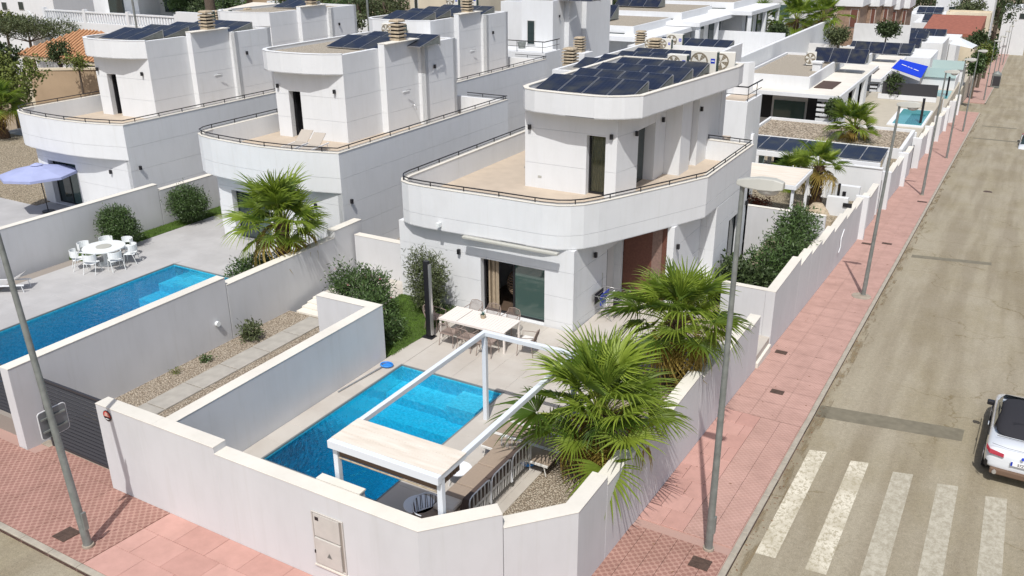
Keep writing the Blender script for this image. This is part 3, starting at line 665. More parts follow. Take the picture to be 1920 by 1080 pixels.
def railing(root, pts, z, hs=(.06, .19), step=1.25, r=.018, inset=.07, side=1):
    P = offset(pts, inset*side)
    for i, h in enumerate(hs):
        MB().tube([(x, y, z+h) for x, y in P], r*(1.25 if i == len(hs)-1 else .6), 6).build('rail', 'black', parent=root)
    V = [Vector(p) for p in P]; d = 0; nxt = .1
    for i in range(len(V)-1):
        L = (V[i+1]-V[i]).length
        while nxt <= d+L:
            p = V[i]+(V[i+1]-V[i])*((nxt-d)/L); MB().box(p.x-.014, p.x+.014, p.y-.014, p.y+.014, z, z+hs[-1]).build('baluster', 'black', parent=root); nxt += step
        d += L
def glazing(root, p0, p1, u0, u1, z0, z1, inset=.22, side=1, panes=1, mt='glass', frame=.05, name='window'):
    p0, p1 = Vector(p0), Vector(p1); d = (p1-p0).normalized(); n = Vector((-d.y, d.x))*side; q = p0+n*inset
    f = MB()
    def fb(a, c, za, zb, t=.06, off=0): face_box(f, q-n*off, q-n*off+d, a, c, za, zb, t, side)
    fb(u0, u0+frame, z0, z1); fb(u1-frame, u1, z0, z1); fb(u0+frame, u1-frame, z0, z0+frame); fb(u0+frame, u1-frame, z1-frame, z1)
    for k in range(1, panes): x = u0+(u1-u0)*k/panes; fb(x-frame*.6, x+frame*.6, z0+frame, z1-frame)
    w_ = f.build(name, 'black', parent=root)
    for k in range(panes):
        g = MB(); a = u0+(u1-u0)*k/panes; c = u0+(u1-u0)*(k+1)/panes; face_box(g, q+n*.03, q+n*.03+d, a+frame*.5, c-frame*.5, z0+frame*.8, z1-frame*.8, .012, side); pn = g.build('pane', mt if not isinstance(mt, (list, tuple)) else mt[k % len(mt)], parent=w_)
    return w_
def box_lamp(root, x, y, z, nx, ny):      # black up-and-down wall lamp, standing off the wall
    b = MB(); a = .05; b.box(x-a+nx*.07, x+a+nx*.07, y-a+ny*.07, y+a+ny*.07, z-.09, z+.09); b.build('wall_lamp', 'black', parent=root, bevel=.004)
def chimney(x, y, z, label, s=.62, n=4):
    t = thing('chimney_vent', label, 'chimney', (x, y, z), 'concrete chimney vents on the flat roofs')
    MB().box(x-s*.36, x+s*.36, y-s*.36, y+s*.36, z, z+n*.17+.12).build('flue', 'dark', parent=t)
    MB().box(x-s*.45, x+s*.45, y-s*.45, y+s*.45, z, z+.14).build('base', 'chimney', parent=t)
    for k in range(n): inst('louvre', boxmesh(s, s, .085, 'chimney', .02), t, (x, y, z+.20+k*.165))
    inst('cap', boxmesh(s*.9, s*.9, .12, 'chimney', .06), t, (x, y, z+.2+n*.165)); return t
def ac_unit(x, y, z, label, wd=.95, ht=.72, dp=.36, rz=0, badge=True):
    t = thing('air_conditioner', label, 'air conditioner', (x, y, z), 'outdoor air conditioning units on the roofs')
    MB().box(x-wd/2, x+wd/2, y-dp/2, y+dp/2, z+.06, z+ht).build('casing', 'ac', parent=t, bevel=.02)
    for s in (-1, 1): MB().box(x+s*wd*.35-.03, x+s*wd*.35+.03, y-dp/2, y+dp/2, z, z+.06).build('foot', 'black', parent=t)
    r = ht*.40; cx = x-wd*.16; cz = z+.04+ht/2
    MB().disc((cx, y-dp/2, cz), (0, -1, 0), r, 24, .012).build('fan_guard', 'acgrille', parent=t)
    b = MB()
    for k in range(4): b.tube([(cx+math.cos(2*math.pi*i/20)*r*(.3+.23*k), y-dp/2-.016, cz+math.sin(2*math.pi*i/20)*r*(.3+.23*k)) for i in range(20)], .004, 3, closed=True)
    for k in range(5):
        a = k*1.2566; b.quad((cx, y-dp/2-.014, cz), (cx+math.cos(a)*r*.85, y-dp/2-.014, cz+math.sin(a)*r*.85), (cx+math.cos(a+.6)*r*.85, y-dp/2-.014, cz+math.sin(a+.6)*r*.85))
    b.build('fan', 'ac', parent=t)
    MB().box(x+wd/2+.002, x+wd/2+.012, y-dp*.42, y+dp*.42, z+.12, z+ht-.05).build('condenser', 'acgreen', parent=t)
    if badge:
        q = MB().box(x+wd*.29, x+wd*.45, y-dp/2-.008, y-dp/2+.002, z+ht*.5, z+ht*.70).build('badge', 'bluebadge', parent=t)
        MB().box(x+wd*.31, x+wd*.43, y-dp/2-.012, y-dp/2-.008, z+ht*.58, z+ht*.62).build('badge_lettering', 'white', parent=q)
    if rz: t.rotation_euler.z = rz
    return t
def solar_array(label, rows, w_=1.0, d_=1.72, tilt=13, skirt=True, name='solar_array'):
    """rows: (x0, y_low, z_low, count). panels face the viewer's street (low edge towards -y)"""
    x, y, z, n = rows[0]; t = thing(name, label, 'solar panels', (x+n*w_/2, y, z-.05), 'rooftop solar arrays')
    key = ('sol', w_, d_, tilt)
    for (x, y, z, n) in rows:
        c, s = math.cos(R(tilt)), math.sin(R(tilt))
        for k in range(n):
            p = inst('solar_panel', solmesh(w_-.03, d_), t, (x+(k+.5)*w_, y, z), rot=(R(tilt), 0, 0))
        if skirt:
            h = d_*s; b = MB(); b.add([(x+n*w_, y+.03, z-.02), (x+n*w_, y+d_*c, z-.02), (x+n*w_, y+d_*c, z+h-.05)], [(0, 1, 2)]); b.build('side_shield', 'galv', parent=t)
            for k in range(n+1): MB().box(x+k*w_-.02, x+k*w_+.02, y+d_*c-.06, y+d_*c-.02, z-.12, z+h-.03).build('support', 'alu', parent=t)
            MB().box(x, x+n*w_, y+d_*c-.01, y+d_*c, z-.06, z+h-.06).build('back_shield', 'galv', parent=t)
    return t
_sm = {}
def solmesh(w_, d_):
    k = (w_, d_)
    if k not in _sm:
        b = MB(); b.box(-w_/2, w_/2, 0, d_, -.035, 0); e = .02; me = bpy.data.meshes.new('solar_panel')
        n0 = len(b.f); b.box(-w_/2+e, w_/2-e, e, d_-e, .0, .004)
        me.from_pydata(b.v, [], b.f); me.materials.append(M['alu']); me.materials.append(M['solar'])
        for i, p in enumerate(me.polygons): p.material_index = 1 if i >= n0 else 0
        _sm[k] = me
    return _sm[k]

# ================================================================== CORNER VILLA
V1 = thing('villa', 'white two-storey villa with rounded terrace beside the street corner, dark tilted panels on its roof', 'villa', (-14, 30, .5))
FY = 24.1
gl0, gl1 = 3.35, 5.85                      # sliding door, measured from x=-18.6
facade(V1, (-18.6, FY), (-11.55, FY), -.6, 3.37, [(gl0+.1, gl1+.12, .5, 2.52)], [.75+.0, 1.66, 2.58], side=1)
dx0, dx1 = -18.6+gl0+.1, -18.6+gl1+.12
wn = glazing(V1, (-18.6, FY), (-11.55, FY), gl0+.1, gl1+.12, .5, 2.52, inset=.28, panes=2, mt=['openroom', 'panelglass'], name='sliding_door') if 0 else None
dr = MB(); 
for (a, c, za, zb) in ((dx0, dx0+.06, .5, 2.52), (dx1-.06, dx1, .5, 2.52), (dx0+.06, dx1-.06, .5, .57), (dx0+.06, dx1-.06, 2.46, 2.52), (-13.98, -13.90, .57, 2.46)): dr.box(a, c, FY+.22, FY+.29, za, zb)
door = dr.build('sliding_door', 'black', parent=V1)
MB().box(-13.90, dx1-.06, FY+.24, FY+.252, .57, 2.46).build('pane', 'panelglass', parent=door)
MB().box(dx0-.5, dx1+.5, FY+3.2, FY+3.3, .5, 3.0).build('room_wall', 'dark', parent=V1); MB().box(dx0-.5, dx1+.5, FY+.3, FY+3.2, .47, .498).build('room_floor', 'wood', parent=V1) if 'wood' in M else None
cu = MB(); pts = []
for i in range(26): pts.append((dx0+.10+i*.016+.02*math.sin(i*1.9), FY+.36+.045*math.sin(i*1.35)))
cu.ribbon(pts, .52, 2.46, .012); cu.build('curtain', 'curtain', parent=V1)
facade(V1, (-11.552, FY+.301), (-11.45, 28.0), -.6, 3.37, [(2.25, 3.45, .5, 2.65)], [.75, 1.66, 2.58], side=1)
MB().box(-11.74, -11.71, 26.6, 27.2, .5, 2.65).build('side_door', 'black', parent=V1); MB().box(-11.76, -11.74, 27.2, 27.95, .5, 2.65).build('side_door_panel', 'dimplaster', parent=V1)
MB().box(-18.3, -11.8, 27.4, 27.6, -.6, 3.4).build('inner_wall', 'plaster', parent=V1)
# recessed entrance under the terrace
EY = 31.0; RY = 28.02
rx = [aty(p, 480, RY).x for p in (1160, 1222, 1240, 1262)]
MB().box(-11.44, rx[1], RY, RY+.1, .3, 3.37).build('cladding', 'brownclad', parent=V1)
MB().box(rx[1], rx[2], RY+.001, RY+.1, .3, 3.37).build('cladding', 'brownclad2', parent=V1)
MB().box(rx[2], rx[3]-.2, RY+.05, RY+.12, .3, 3.37).build('entrance_door', 'brownclad', parent=V1)
facade(V1, (rx[3], RY), (rx[3], EY), -1.6, 3.37, [], [.75, 1.66, 2.58], side=1, t=.25)
facade(V1, (rx[3]+.001, EY), (-9.34, EY), -1.6, 3.37, [], [.75, 1.66, 2.58], side=1, t=.25)
facade(V1, (-8.985, EY), (-8.985, 35.45), -2.5, 3.37, [(1.8, 3.5, -.3, 2.35)], [.75, 1.66, 2.58], side=1, t=.35)
glazing(V1, (-8.985, EY), (-8.985, 35.45), 1.8, 3.5, -.3, 2.35, inset=.2, panes=2)
facade(V1, (-8.985, 35.45), (-11.2, 35.45), -2.5, 3.37, [], [], t=.3); facade(V1, (-11.2, 35.46), (-11.2, 40.29), -2.5, 3.37, [], [], t=.3)
facade(V1, (-11.21, 40.29), (-18.58, 40.29), -2.5, 3.37, [], [], t=.3); facade(V1, (-18.6, 40.0), (-18.6, FY+.31), -2.5, 3.37, [], [1.66, 2.58], t=.3)
# terrace slab, curved parapet
par = [(-18.6, 40.3), (-18.6, 24.75), (-18.52, 24.3), (-18.3, 24.0), (-17.9, 23.83), (-17.3, 23.77), (-16, 23.78), (-14.2, 23.84), (-13.2, 23.84), (-12.6, 23.86), (-12.1, 23.95), (-11.72, 24.15), (-11.4, 24.45), (-11.1, 24.95), (-10.6, 26.0), (-9.8, 27.75), (-9.0, 29.6), (-8.98, 35.4), (-11.2, 35.6)]
slab = par[1:]+[(-11.2, 40.3), (-18.6, 40.3)]
MB().prism(slab, 3.38, 3.405).build('soffit', 'plaster', parent=V1)
MB().prism([(x*.0+x, y) for x, y in offset(par[1:], .1)]+[(-11.3, 40.2), (-18.5, 40.2)], 3.41, 4.05).build('terrace_floor', 'terrace', parent=V1)
coursed_ribbon(V1, par, 3.386, 4.87, .2, [3.86])
cope(V1, par, 4.87, .2); railing(V1, par, 4.90, (.05, .15), 1.35)
sk = MB(); sk.ribbon(offset(par[1:-2], .201), 4.051, 4.13, .02); sk.build('skirting', 'joint', parent=V1)
# awning cassette
MB().box(-15.6, -11.95, 23.63, 23.8, 3.29, 3.38).build('awning_cassette', 'lampgrey', parent=V1, bevel=.02)
for (x, y, z, nx, ny) in ((-16.0, 24.1, 2.62, 0, -1), (-11.5, 25.53, 2.82, 1, 0)): box_lamp(V1, x, y, z, nx, ny)
p = atx(1268, 462, rx[3]); box_lamp(V1, rx[3], p.y, p.z, 1, 0); p = atx(1397, 380, -8.98); box_lamp(V1, -8.98, p.y, p.z, 1, 0)
tag(MB().box(-16.62, -16.5, 23.6, 23.76, 3.55, 3.7).build('camera', 'whiteplastic', parent=V1))
# penthouse
PZ = 4.05; PF = 28.12
facade(V1, (-15.6, PF), (-11.905, PF), PZ, 7.0, [(2.52, 3.26, PZ, 6.25)], [5.0, 5.95+.35], t=.28)
glazing(V1, (-15.6, PF), (-11.9, PF), 2.52, 3.26, PZ+.02, 6.25, inset=.24, panes=1, mt='clear', frame=.06)
cu = MB(); pts = [(-13.02+i*.03, PF+.34+.02*math.sin(i*1.6)) for i in range(22)]; cu.ribbon(pts, PZ+.05, 6.2, .01); cu.build('curtain', 'curtain', parent=V1)
xa, xb, xc = -11.9, -11.63, -11.0
facade(V1, (xa, PF), (-11.66, 29.5), PZ, 7.0, [], [5.0, 6.3], t=.25)
MB().box(-12.1, -12.05, 29.5, 31.1, PZ, 6.3).build('door', 'glass', parent=V1); MB().box(-12.14, -12.02, 30.2, 30.34, PZ, 6.3).build('door_frame', 'black', parent=V1)
MB().box(-12.2, -11.66, 29.5, 31.15, 6.3, 7.0).build('lintel', 'plaster', parent=V1)
MB().box(-12.3, -11.64, 31.15, 32.25, PZ, 7.0).build('wall', 'plaster', parent=V1)
MB().box(-12.3, -11.0, 32.26, 33.4, PZ, 7.0).build('wall', 'plaster', parent=V1)
MB().box(-12.3, -11.2, 33.41, 34.1, PZ, 7.0).build('wall', 'dimplaster', parent=V1)
MB().box(-12.3, -10.94, 34.11, 36.9, PZ, 7.0).build('wall', 'plaster', parent=V1)
facade(V1, (-15.6, 37.5), (-15.6, PF+.285), PZ, 7.0, [], [5.0, 6.3], t=.25); MB().box(-15.6, -10.9, 36.9, 37.5, PZ, 7.0).build('wall', 'plaster', parent=V1)
for (x, y, z, nx, ny) in ((-15.38, PF, 6.33, 0, -1), (-12.1, PF, 6.3, 0, -1)): box_lamp(V1, x, y, z, nx, ny)
for px, py, X in ((1191, 250, -11.68), (1241, 224, -11.64), (1313, 204, -10.94)): p = atx(px, py, X); box_lamp(V1, X, p.y, p.z, 1, 0)
roof = [(-15.75, 37.3), (-15.72, 28.5), (-15.66, 28.1), (-15.4, 27.75), (-14.9, 27.55), (-13.6, 27.42), (-12.5, 27.42), (-12.0, 27.55), (-11.55, 27.82), (-11.08, 28.3), (-10.12, 36.4), (-10.2, 37.3)]
MB().prism(roof, 7.0, 7.03).build('soffit', 'plaster', parent=V1)
MB().prism(offset(roof, .08), 7.03, 7.42).build('roof_deck', 'roofgravel', parent=V1)
coursed_ribbon(V1, roof+[roof[0]], 7.005, 7.77, .16, []); cope(V1, roof+[roof[0]], 7.77, .16)
solar_array('four rows of dark solar panels on the corner villa roof', [(-15.5, 28.6, 7.62, 4), (-15.25, 30.45, 7.62, 4), (-15.1, 32.25, 7.62, 4), (-15.0, 34.0, 7.62, 4)], w_=.97, d_=1.6, tilt=13)
q_ = atz(1069, 123, 6.04); chimney(q_.x, q_.y, 6.04, 'striped concrete vent just beyond the left edge of the corner villa roof', .72)
q_ = atz(1227, 103, 6.04); chimney(q_.x, q_.y, 6.04, 'striped concrete vent left of the corner villa air conditioners', .72)
ac_unit(-12.75, 36.35, 7.42, 'smaller white fan unit with blue badge on the corner villa roof', .85, .72)
ac_unit(-11.55, 36.2, 7.42, 'larger white fan unit with blue badge on the corner villa roof', 1.1, .95)
ac_unit(-10.95, 36.95, 7.42, 'air conditioner turned sideways showing its green condenser on the corner villa roof', .9, .85, rz=.3, badge=False)
# hanging egg chair glimpsed through the open door
hc = thing('hanging_chair', 'round wicker hanging chair seen through the open sliding door', 'chair', (-14.25, 25.2, .8))
b = MB()
for k in range(11):
    a = -1.3+k*.24; r = .42*math.cos(a*.75); b.tube([(-14.25+r*math.cos(t_), 25.2+r*math.sin(t_)*.8, 1.35+.42*math.sin(a)) for t_ in [R(100+i*24) for i in range(15)]], .022, 4)
b.build('basket', 'wicker', parent=hc)
MB().box(-14.05, -13.3, 24.6, 24.9, .5, 1.0).build('seat_pad', 'rope', parent=hc) if 0 else None

# ================================================================== SECOND VILLA TYPE
def villa_b(label):
    V = thing('villa', label, 'villa', (-26.5, 32, .5))
    xr, y0 = -22.6, 25.72
    facade(V, (-29.6, y0), (xr-.012, y0), -.5, 3.4, [(.75, 2.9, .5, 2.7)], [.95, 1.9, 2.85])
    glazing(V, (-29.6, y0), (xr, y0), .75, 2.9, .5, 2.7, inset=.26, panes=2, mt=['glass', 'panelglass'])
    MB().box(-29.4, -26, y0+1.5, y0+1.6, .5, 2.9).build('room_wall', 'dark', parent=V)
    facade(V, (xr, y0), (xr, 38.9), -3, 5.0, [], [.0, 1.05, 2.15, 3.3, 4.2] if 0 else [.95, 1.9, 2.85, 3.95], t=.22)
    facade(V, (-30.66, 38.9), (-30.66, 26.6), -3, 5.0, [], [1.9, 3.95], t=.22); facade(V, (xr-.23, 38.895), (-30.4, 38.895), -3, 4.99, [], [1.9], t=.22)
    pr = [(-30.66, 26.6), (-30.6, 26.1), (-30.35, 25.65), (-29.9, 25.42), (-29.2, 25.25), (-27.5, 25.1), (-26.2, 25.08), (-25, 25.18), (-24, 25.35), (-23.2, 25.55), (xr+.003, 25.71)]
    coursed_ribbon(V, pr, 3.4, 5.0, .2, [4.0]); full = [(-30.66, 38.9)]+pr+[(xr, 38.9)]
    MB().prism(pr+[(xr-.1, 38.8), (-30.5, 38.8)], 3.385, 3.41).build('soffit', 'plaster', parent=V)
    MB().prism(offset(pr, .1)+[(xr-.1, 38.8), (-30.5, 38.8)], 3.42, 4.17).build('terrace_floor', 'terrace', parent=V)
    cope(V, full, 5.0, .2); railing(V, full, 5.03, (.05, .17), 1.35); railing(V, [(xr, 38.9), (-25, 38.9)], 5.03, (.05, .17), 1.35)
    b0 = 4.17
    facade(V, (-29.75, 29.9), (-25.862, 30.15), b0, 7.25, [(.75, 1.42, b0, 6.3)], [5.1, 6.15], t=.28)
    MB().box(-29.1, -28.2, 30.6, 30.7, b0, 6.4).build('door', 'dark', parent=V); MB().box(-29.02, -28.95, 30.3, 30.6, b0, 6.3).build('door_frame', 'black', parent=V)
    facade(V, (-25.85, 30.15), (-25.85, 32.7), b0, 8.05, [], [5.1, 6.15, 7.2], t=.25)
    facade(V, (-25.85, 32.7), (-25.5, 32.7), b0, 8.25, [], [5.1, 6.15, 7.2], t=.25)
    facade(V, (-25.5, 32.7), (-25.45, 35.2), b0, 8.25, [], [5.1, 6.15, 7.2], t=.25)
    facade(V, (-25.45, 35.2), (-25.02, 35.2), b0, 8.05, [], [5.1, 6.15, 7.2], t=.25)
    facade(V, (-25.02, 35.2), (-25.02, 37.9), b0, 8.05, [], [5.1, 6.15, 7.2], t=.25)
    facade(V, (-25.02, 37.9), (-29.75, 37.9), b0, 8.05, [], [5.1], t=.25); facade(V, (-29.75, 37.9), (-29.75, 30.22), b0, 7.25, [], [5.1], t=.25)
    rf = [(-30.55, 37.9), (-30.55, 30.6), (-30.45, 30.15), (-30.2, 29.8), (-29.7, 29.52), (-28.8, 29.42), (-27.6, 29.48), (-26.6, 29.72), (-25.85, 30.14)]
    coursed_ribbon(V, rf, 7.2, 8.07, .16, []); MB().prism(rf+[(-25.9, 37.9)], 7.195, 7.23).build('soffit', 'plaster', parent=V)
    MB().prism(offset(rf, .08)+[(-26.05, 32.75), (-25.85, 32.85), (-25.72, 35.35), (-25.3, 35.5), (-25.3, 37.8), (-30.4, 37.8)], 7.23, 7.92).build('roof_deck', 'roofgravel', parent=V)
    cope(V, rf, 8.07, .16, mt='plaster'); MB().box(-25.87, -25.3, 32.69, 35.21, 8.25, 8.28).build('coping', 'coping', parent=V)
    for (x, y, z, nx, ny) in ((-29.55, 29.9, 6.5, 0, -1), (-26.35, 30.1, 6.45, 0, -1), (-25.02, 35.9, 6.9, 1, 0)): box_lamp(V, x, y, z, nx, ny)
    box_lamp(V, -24.0, y0, 2.7, 0, -1); box_lamp(V, xr, 26.2, 2.95, 1, 0)
    MB().box(-25.5, -25.44, 33.9, 34.4, 5.9, 5.93).build('tap_bracket', 'whiteplastic', parent=V); MB().tube([(-25.35, 34.0, 6.0), (-25.3, 34.3, 6.0)], .02, 5).build('tap', 'alu', parent=V)
    return V
V2 = villa_b('white two-storey villa behind the leafy palm, gravel roof and two sun loungers on its terrace')
LB = {'V3': 'leftmost white two-storey villa above the lilac parasol', 'V4': 'white villa with tall fins directly behind the gravel-roofed villa', 'V5': 'white villa half hidden behind the leftmost villa'}
V3 = dup(V2, (-12.15, -.45, 0), label=LB['V3']); V4 = dup(V2, (-5.25, 14.3, 0), label=LB['V4']); V5 = dup(V2, (-17.3, 13.4, .1), label=LB['V5'])
def roofkit(d, tag_, rows):
    dx, dy, dz = d
    solar_array('dark solar panels on the roof of the '+tag_, [(x+dx, y+dy, z+dz, n) for x, y, z, n in rows])
    chimney(-25.75+dx, 34.1+dy, 8.25+dz, 'striped concrete vent on the fin of the '+tag_, .6)
roofkit((0, 0, 0), 'gravel-roofed villa', [(-28.9, 32.6, 8.0, 3), (-28.7, 34.4, 8.0, 4)])
roofkit((-12.15, -.45, 0), 'leftmost villa', [(-29.9, 30.5, 8.0, 3), (-29.9, 32.2, 8.0, 3), (-29.8, 33.9, 8.0, 3), (-29.7, 35.6, 8.0, 4)])
roofkit((-5.25, 14.3, 0), 'finned villa behind', [(-29.9, 30.6, 8.0, 3), (-29.9, 32.3, 8.0, 3), (-29.8, 34.0, 8.0, 3), (-29.7, 35.7, 8.0, 4)])
roofkit((-17.3, 13.4, .1), 'half hidden villa', [(-29.7, 34.4, 8.0, 3)])
for i, (px, py, lab) in enumerate(((731, 50, 'left air conditioner beside the vent behind the gravel roof'), (748, 48, 'right air conditioner beside the vent behind the gravel roof'))):
    p = aty(px, py+8, 43.5); ac_unit(p.x, 43.5, 7.12, lab, .95, .8)
MB2 = MB(); MB2.box(-31.2, aty(827, 50, 43).x, 42.9, 44.6, -2, 7.12); 
tag(MB2.build('roof_block', 'plaster'), 'white roof block carrying two air conditioners behind the gravel-roofed villa', 'roof block')
for px, py, lab in ((393, 35, 'air conditioner left of the vent behind the leftmost villa'), (425, 33, 'air conditioner right of the vent behind the leftmost villa')):
    p = aty(px, py+6, 44); ac_unit(p.x, 44, p.z, lab, .9, .75)
for px, py, lab in ((850, 4, 'far air conditioner left of the tall white fins'), (884, 3, 'far air conditioner among the vents at the top of the picture')):
    p = aty(px, py+10, 60); ac_unit(p.x, 60, p.z, lab, 1.1, .95)

for (x, y, z, lab) in ((-25.3, 34.6, 5.2, 'small pipe stub low on the fin of the gravel-roofed villa'), (-22.58, 30.5, 1.9, None)):
    if lab: MB().tube([(x-.15, y, z), (x+.06, y, z), (x+.06, y, z-.22)], .025, 6).build('outlet_pipe', 'alu', parent=V2)
MB().box(-15.05, -14.9, PF-.012, PF-.001, 4.45, 4.53).build('socket_cover', 'lampgrey', parent=V1)
MB().cyl(-16.9, 30.6, .12, 4.051, 4.06, 14).build('floor_drain', 'galv', parent=V1)
MB().tube([(-11.50, 26.3, .6), (-11.49, 26.3, 1.9)], .015, 5).build('conduit', 'lampgrey', parent=V1)
M['loungegrey'] = mat('grey_sling', (.40, .36, .31), rough=.8)
# ================================================================== CORNER GARDEN
pgx0, pgx1, pgy0, pgy1, pgz = -11.2, -8.42, 11.78, 17.9, 3.2
pg = thing('pergola', 'white pergola frame over the corner pool with a folded cream canopy at its near end', 'pergola', (-9.8, 14.8, .5))
for x in (pgx0+.06, pgx1-.06):
    for y in (pgy0+.06, pgy1-.06): MB().box(x-.06, x+.06, y-.06, y+.06, .5, pgz-.12).build('post', 'beam', parent=pg, bevel=.006)
for x in (pgx0, pgx1-.12): MB().box(x, x+.12, pgy0+.9, pgy1-.13, pgz-.12, pgz).build('beam', 'beam', parent=pg, bevel=.006)
for x in (pgx0, pgx1-.12): MB().box(x, x+.12, pgy0+.001, pgy0+.899, pgz-.14, pgz-.02).build('beam', 'beam', parent=pg)
MB().box(pgx0, pgx1, pgy1-.12, pgy1, pgz-.12, pgz).build('beam', 'beam', parent=pg, bevel=.006)
MB().box(pgx0-.01, pgx1+.01, pgy0-.13, pgy0, pgz-.18, pgz-.001).build('beam', 'beam', parent=pg, bevel=.006)
for k in range(6): MB().box(pgx0-.01, pgx1+.01, pgy0+.005+k*.15, pgy0+.15+k*.15, pgz-.02, pgz+.004-.002*(k % 2)).build('canopy_fold', 'canopy', parent=pg, bevel=.004)
for k in range(7): MB().box(pgx0+.14, pgx1-.14, pgy0+.05+k*.12, pgy0+.14+k*.12, pgz-.44, pgz-.021).build('hanging_fold', 'brownfab', parent=pg)
MB().tube([(pgx0+.14, pgy0+.03, pgz-.46), (pgx1-.14, pgy0+.03, pgz-.46)], .022, 6).build('canopy_bar', 'chimney', parent=pg)
# dining table
dt = thing('dining_table', 'long cream slatted dining table in front of the sliding door', 'table', (-13.95, 22.1, .5))
tx0, tx1, ty0, ty1, tz = -15.2, -12.72, 21.52, 22.62, 1.25
n = 22
for k in range(n): inst('table_slat', boxmesh((tx1-tx0)/n-.008, ty1-ty0-.08, .022, 'creamtable', .003), dt, (tx0+(k+.5)*(tx1-tx0)/n, (ty0+ty1)/2, tz-.022))
for a in ((tx0, tx1, ty0, ty0+.04), (tx0, tx1, ty1-.04, ty1)): MB().box(*a, tz-.07, tz+.001).build('apron', 'creamtable', parent=dt)
for x in (tx0, tx1-.06):
    for y in (ty0+.041, ty1-.101): MB().box(x, x+.06, y, y+.06, .5, tz-.024).build('leg', 'creamtable', parent=dt)
MB().box(-14.55, -14.53, ty0+.05, ty1-.05, tz-.02, tz+.004).build('seam', 'joint', parent=dt)
pt = thing('plant_pot', 'small pot with a blue-green succulent on the dining table', 'plant pot', (-13.9, 22.2, tz))
MB().cyl(-13.9, 22.2, .075, tz, tz+.12, 12, .095).build('pot', 'chimney', parent=pt)
b = MB(); rnd = random.Random(3)
for i in range(46): a = rnd.uniform(0, 6.28); e = rnd.uniform(.2, 1.4); l = .13; c = Vector((-13.9, 22.2, tz+.12)); d = Vector((math.cos(a)*math.cos(e), math.sin(a)*math.cos(e), math.sin(e))); s_ = d.cross(Vector((0, 0, 1))).normalized()*.018; b.add([c-s_, c+s_, c+d*l], [(0, 1, 2)])
M['succ'] = mat('succulent', (.10, .22, .20), rough=.6); b.build('leaves', 'succ', parent=pt)
def arm_chair(label, loc, rz, group, seat='taupemesh', frame='taupemesh'):
    t = thing('garden_chair', label, 'chair', (0, 0, 0), group); 
    b = MB(); b.box(-.24, .24, -.23, .25, .42, .46); b.build('seat', seat, parent=t, bevel=.015)
    for sx in (-1, 1):
        for y0, y1 in ((-.24, -.27), (.20, .27)): MB().tube([(sx*.24, y0, .43), (sx*.27, y1, 0)], .013, 5).build('leg', frame, parent=t)
        MB().tube([(sx*.25, -.24, .43), (sx*.28, -.25, .64), (sx*.28, .05, .66), (sx*.24, .27, .68)], .013, 5).build('arm', frame, parent=t)
    arcp = [(-.25, .22, .45), (-.26, .30, .66), (-.20, .34, .82), (0, .36, .86), (.20, .34, .82), (.26, .30, .66), (.25, .22, .45)]
    bk = MB().tube(arcp, .014, 5).build('back_frame', frame, parent=t)
    b = MB()
    for i in range(11): x = -.22+i*.044; b.tube([(x, .235, .46), (x*1.02, .33-.0*abs(x), .85-abs(x)**2*2.2)], .010, 4)
    b.build('back_cords', seat, parent=t); t.location = loc; t.rotation_euler.z = rz; ORG[t.name] = Vector(loc); return t
LBL = [('left front taupe chair pushed under the near side of the cream dining table', (-14.65, 21.35, .5), R(180)), ('middle front taupe chair at the near side of the cream dining table', (-13.95, 21.32, .5), R(178)),
       ('right front taupe chair behind the pergola corner at the cream dining table', (-13.2, 21.3, .5), R(183)), ('left far taupe chair on the house side of the dining table', (-14.75, 22.85, .5), 0),
       ('middle far taupe chair on the house side of the dining table', (-14.05, 22.88, .5), R(4)), ('right far taupe chair on the house side beside the glass', (-13.3, 22.86, .5), R(-3)),
       ('taupe chair at the grass end of the dining table', (-15.75, 22.1, .5), R(85)), ('taupe chair at the right end of the dining table', (-12.1, 21.95, .5), R(-80))]
ch0 = None
for lab, loc, rz in LBL:
    if ch0 is None: ch0 = arm_chair(lab, loc, rz, 'taupe chairs around the long dining table')
    else: dup(ch0, loc=loc, rz=rz, label=lab)
cushion = tag(MB().box(-12.3, -11.95, 21.75, 22.15, .96, 1.04).build('cushion', 'rope', bevel=.03), 'white cushion on the chair at the right end of the dining table', 'cushion')
# shower post
sp = thing('garden_shower', 'tall black shower post standing at the edge of the lawn', 'shower', (-15.55, 21.45, .5))
MB().box(-15.64, -15.46, 21.38, 21.52, .5, 3.2).build('column', 'black', parent=sp, bevel=.01); MB().box(-15.46, -15.40, 21.40, 21.50, .6, 3.1).build('chrome_strip', 'alu', parent=sp); MB().box(-15.75, -15.35, 21.28, 21.6, .5, .53).build('base', 'black', parent=sp)
# pool brush
br = thing('pool_brush', 'blue pool net on a telescopic pole lying along the pool wall', 'pool net', (-15.6, 18.2, .5))
MB().tube([(-15.72, 17.0, .53), (-15.55, 18.9, .55)], .02, 6).build('pole', 'alu', parent=br)
MB().tube([(-15.5+.20*math.cos(R(i*24)), 19.05+.16*math.sin(R(i*24)), .56) for i in range(15)], .025, 5, closed=True).build('hoop', 'bluefloat', parent=br)
MB().disc((-15.5, 19.05, .525), (0, 0, 1), .15, 14, .01).build('net', 'bluefloat', parent=br)
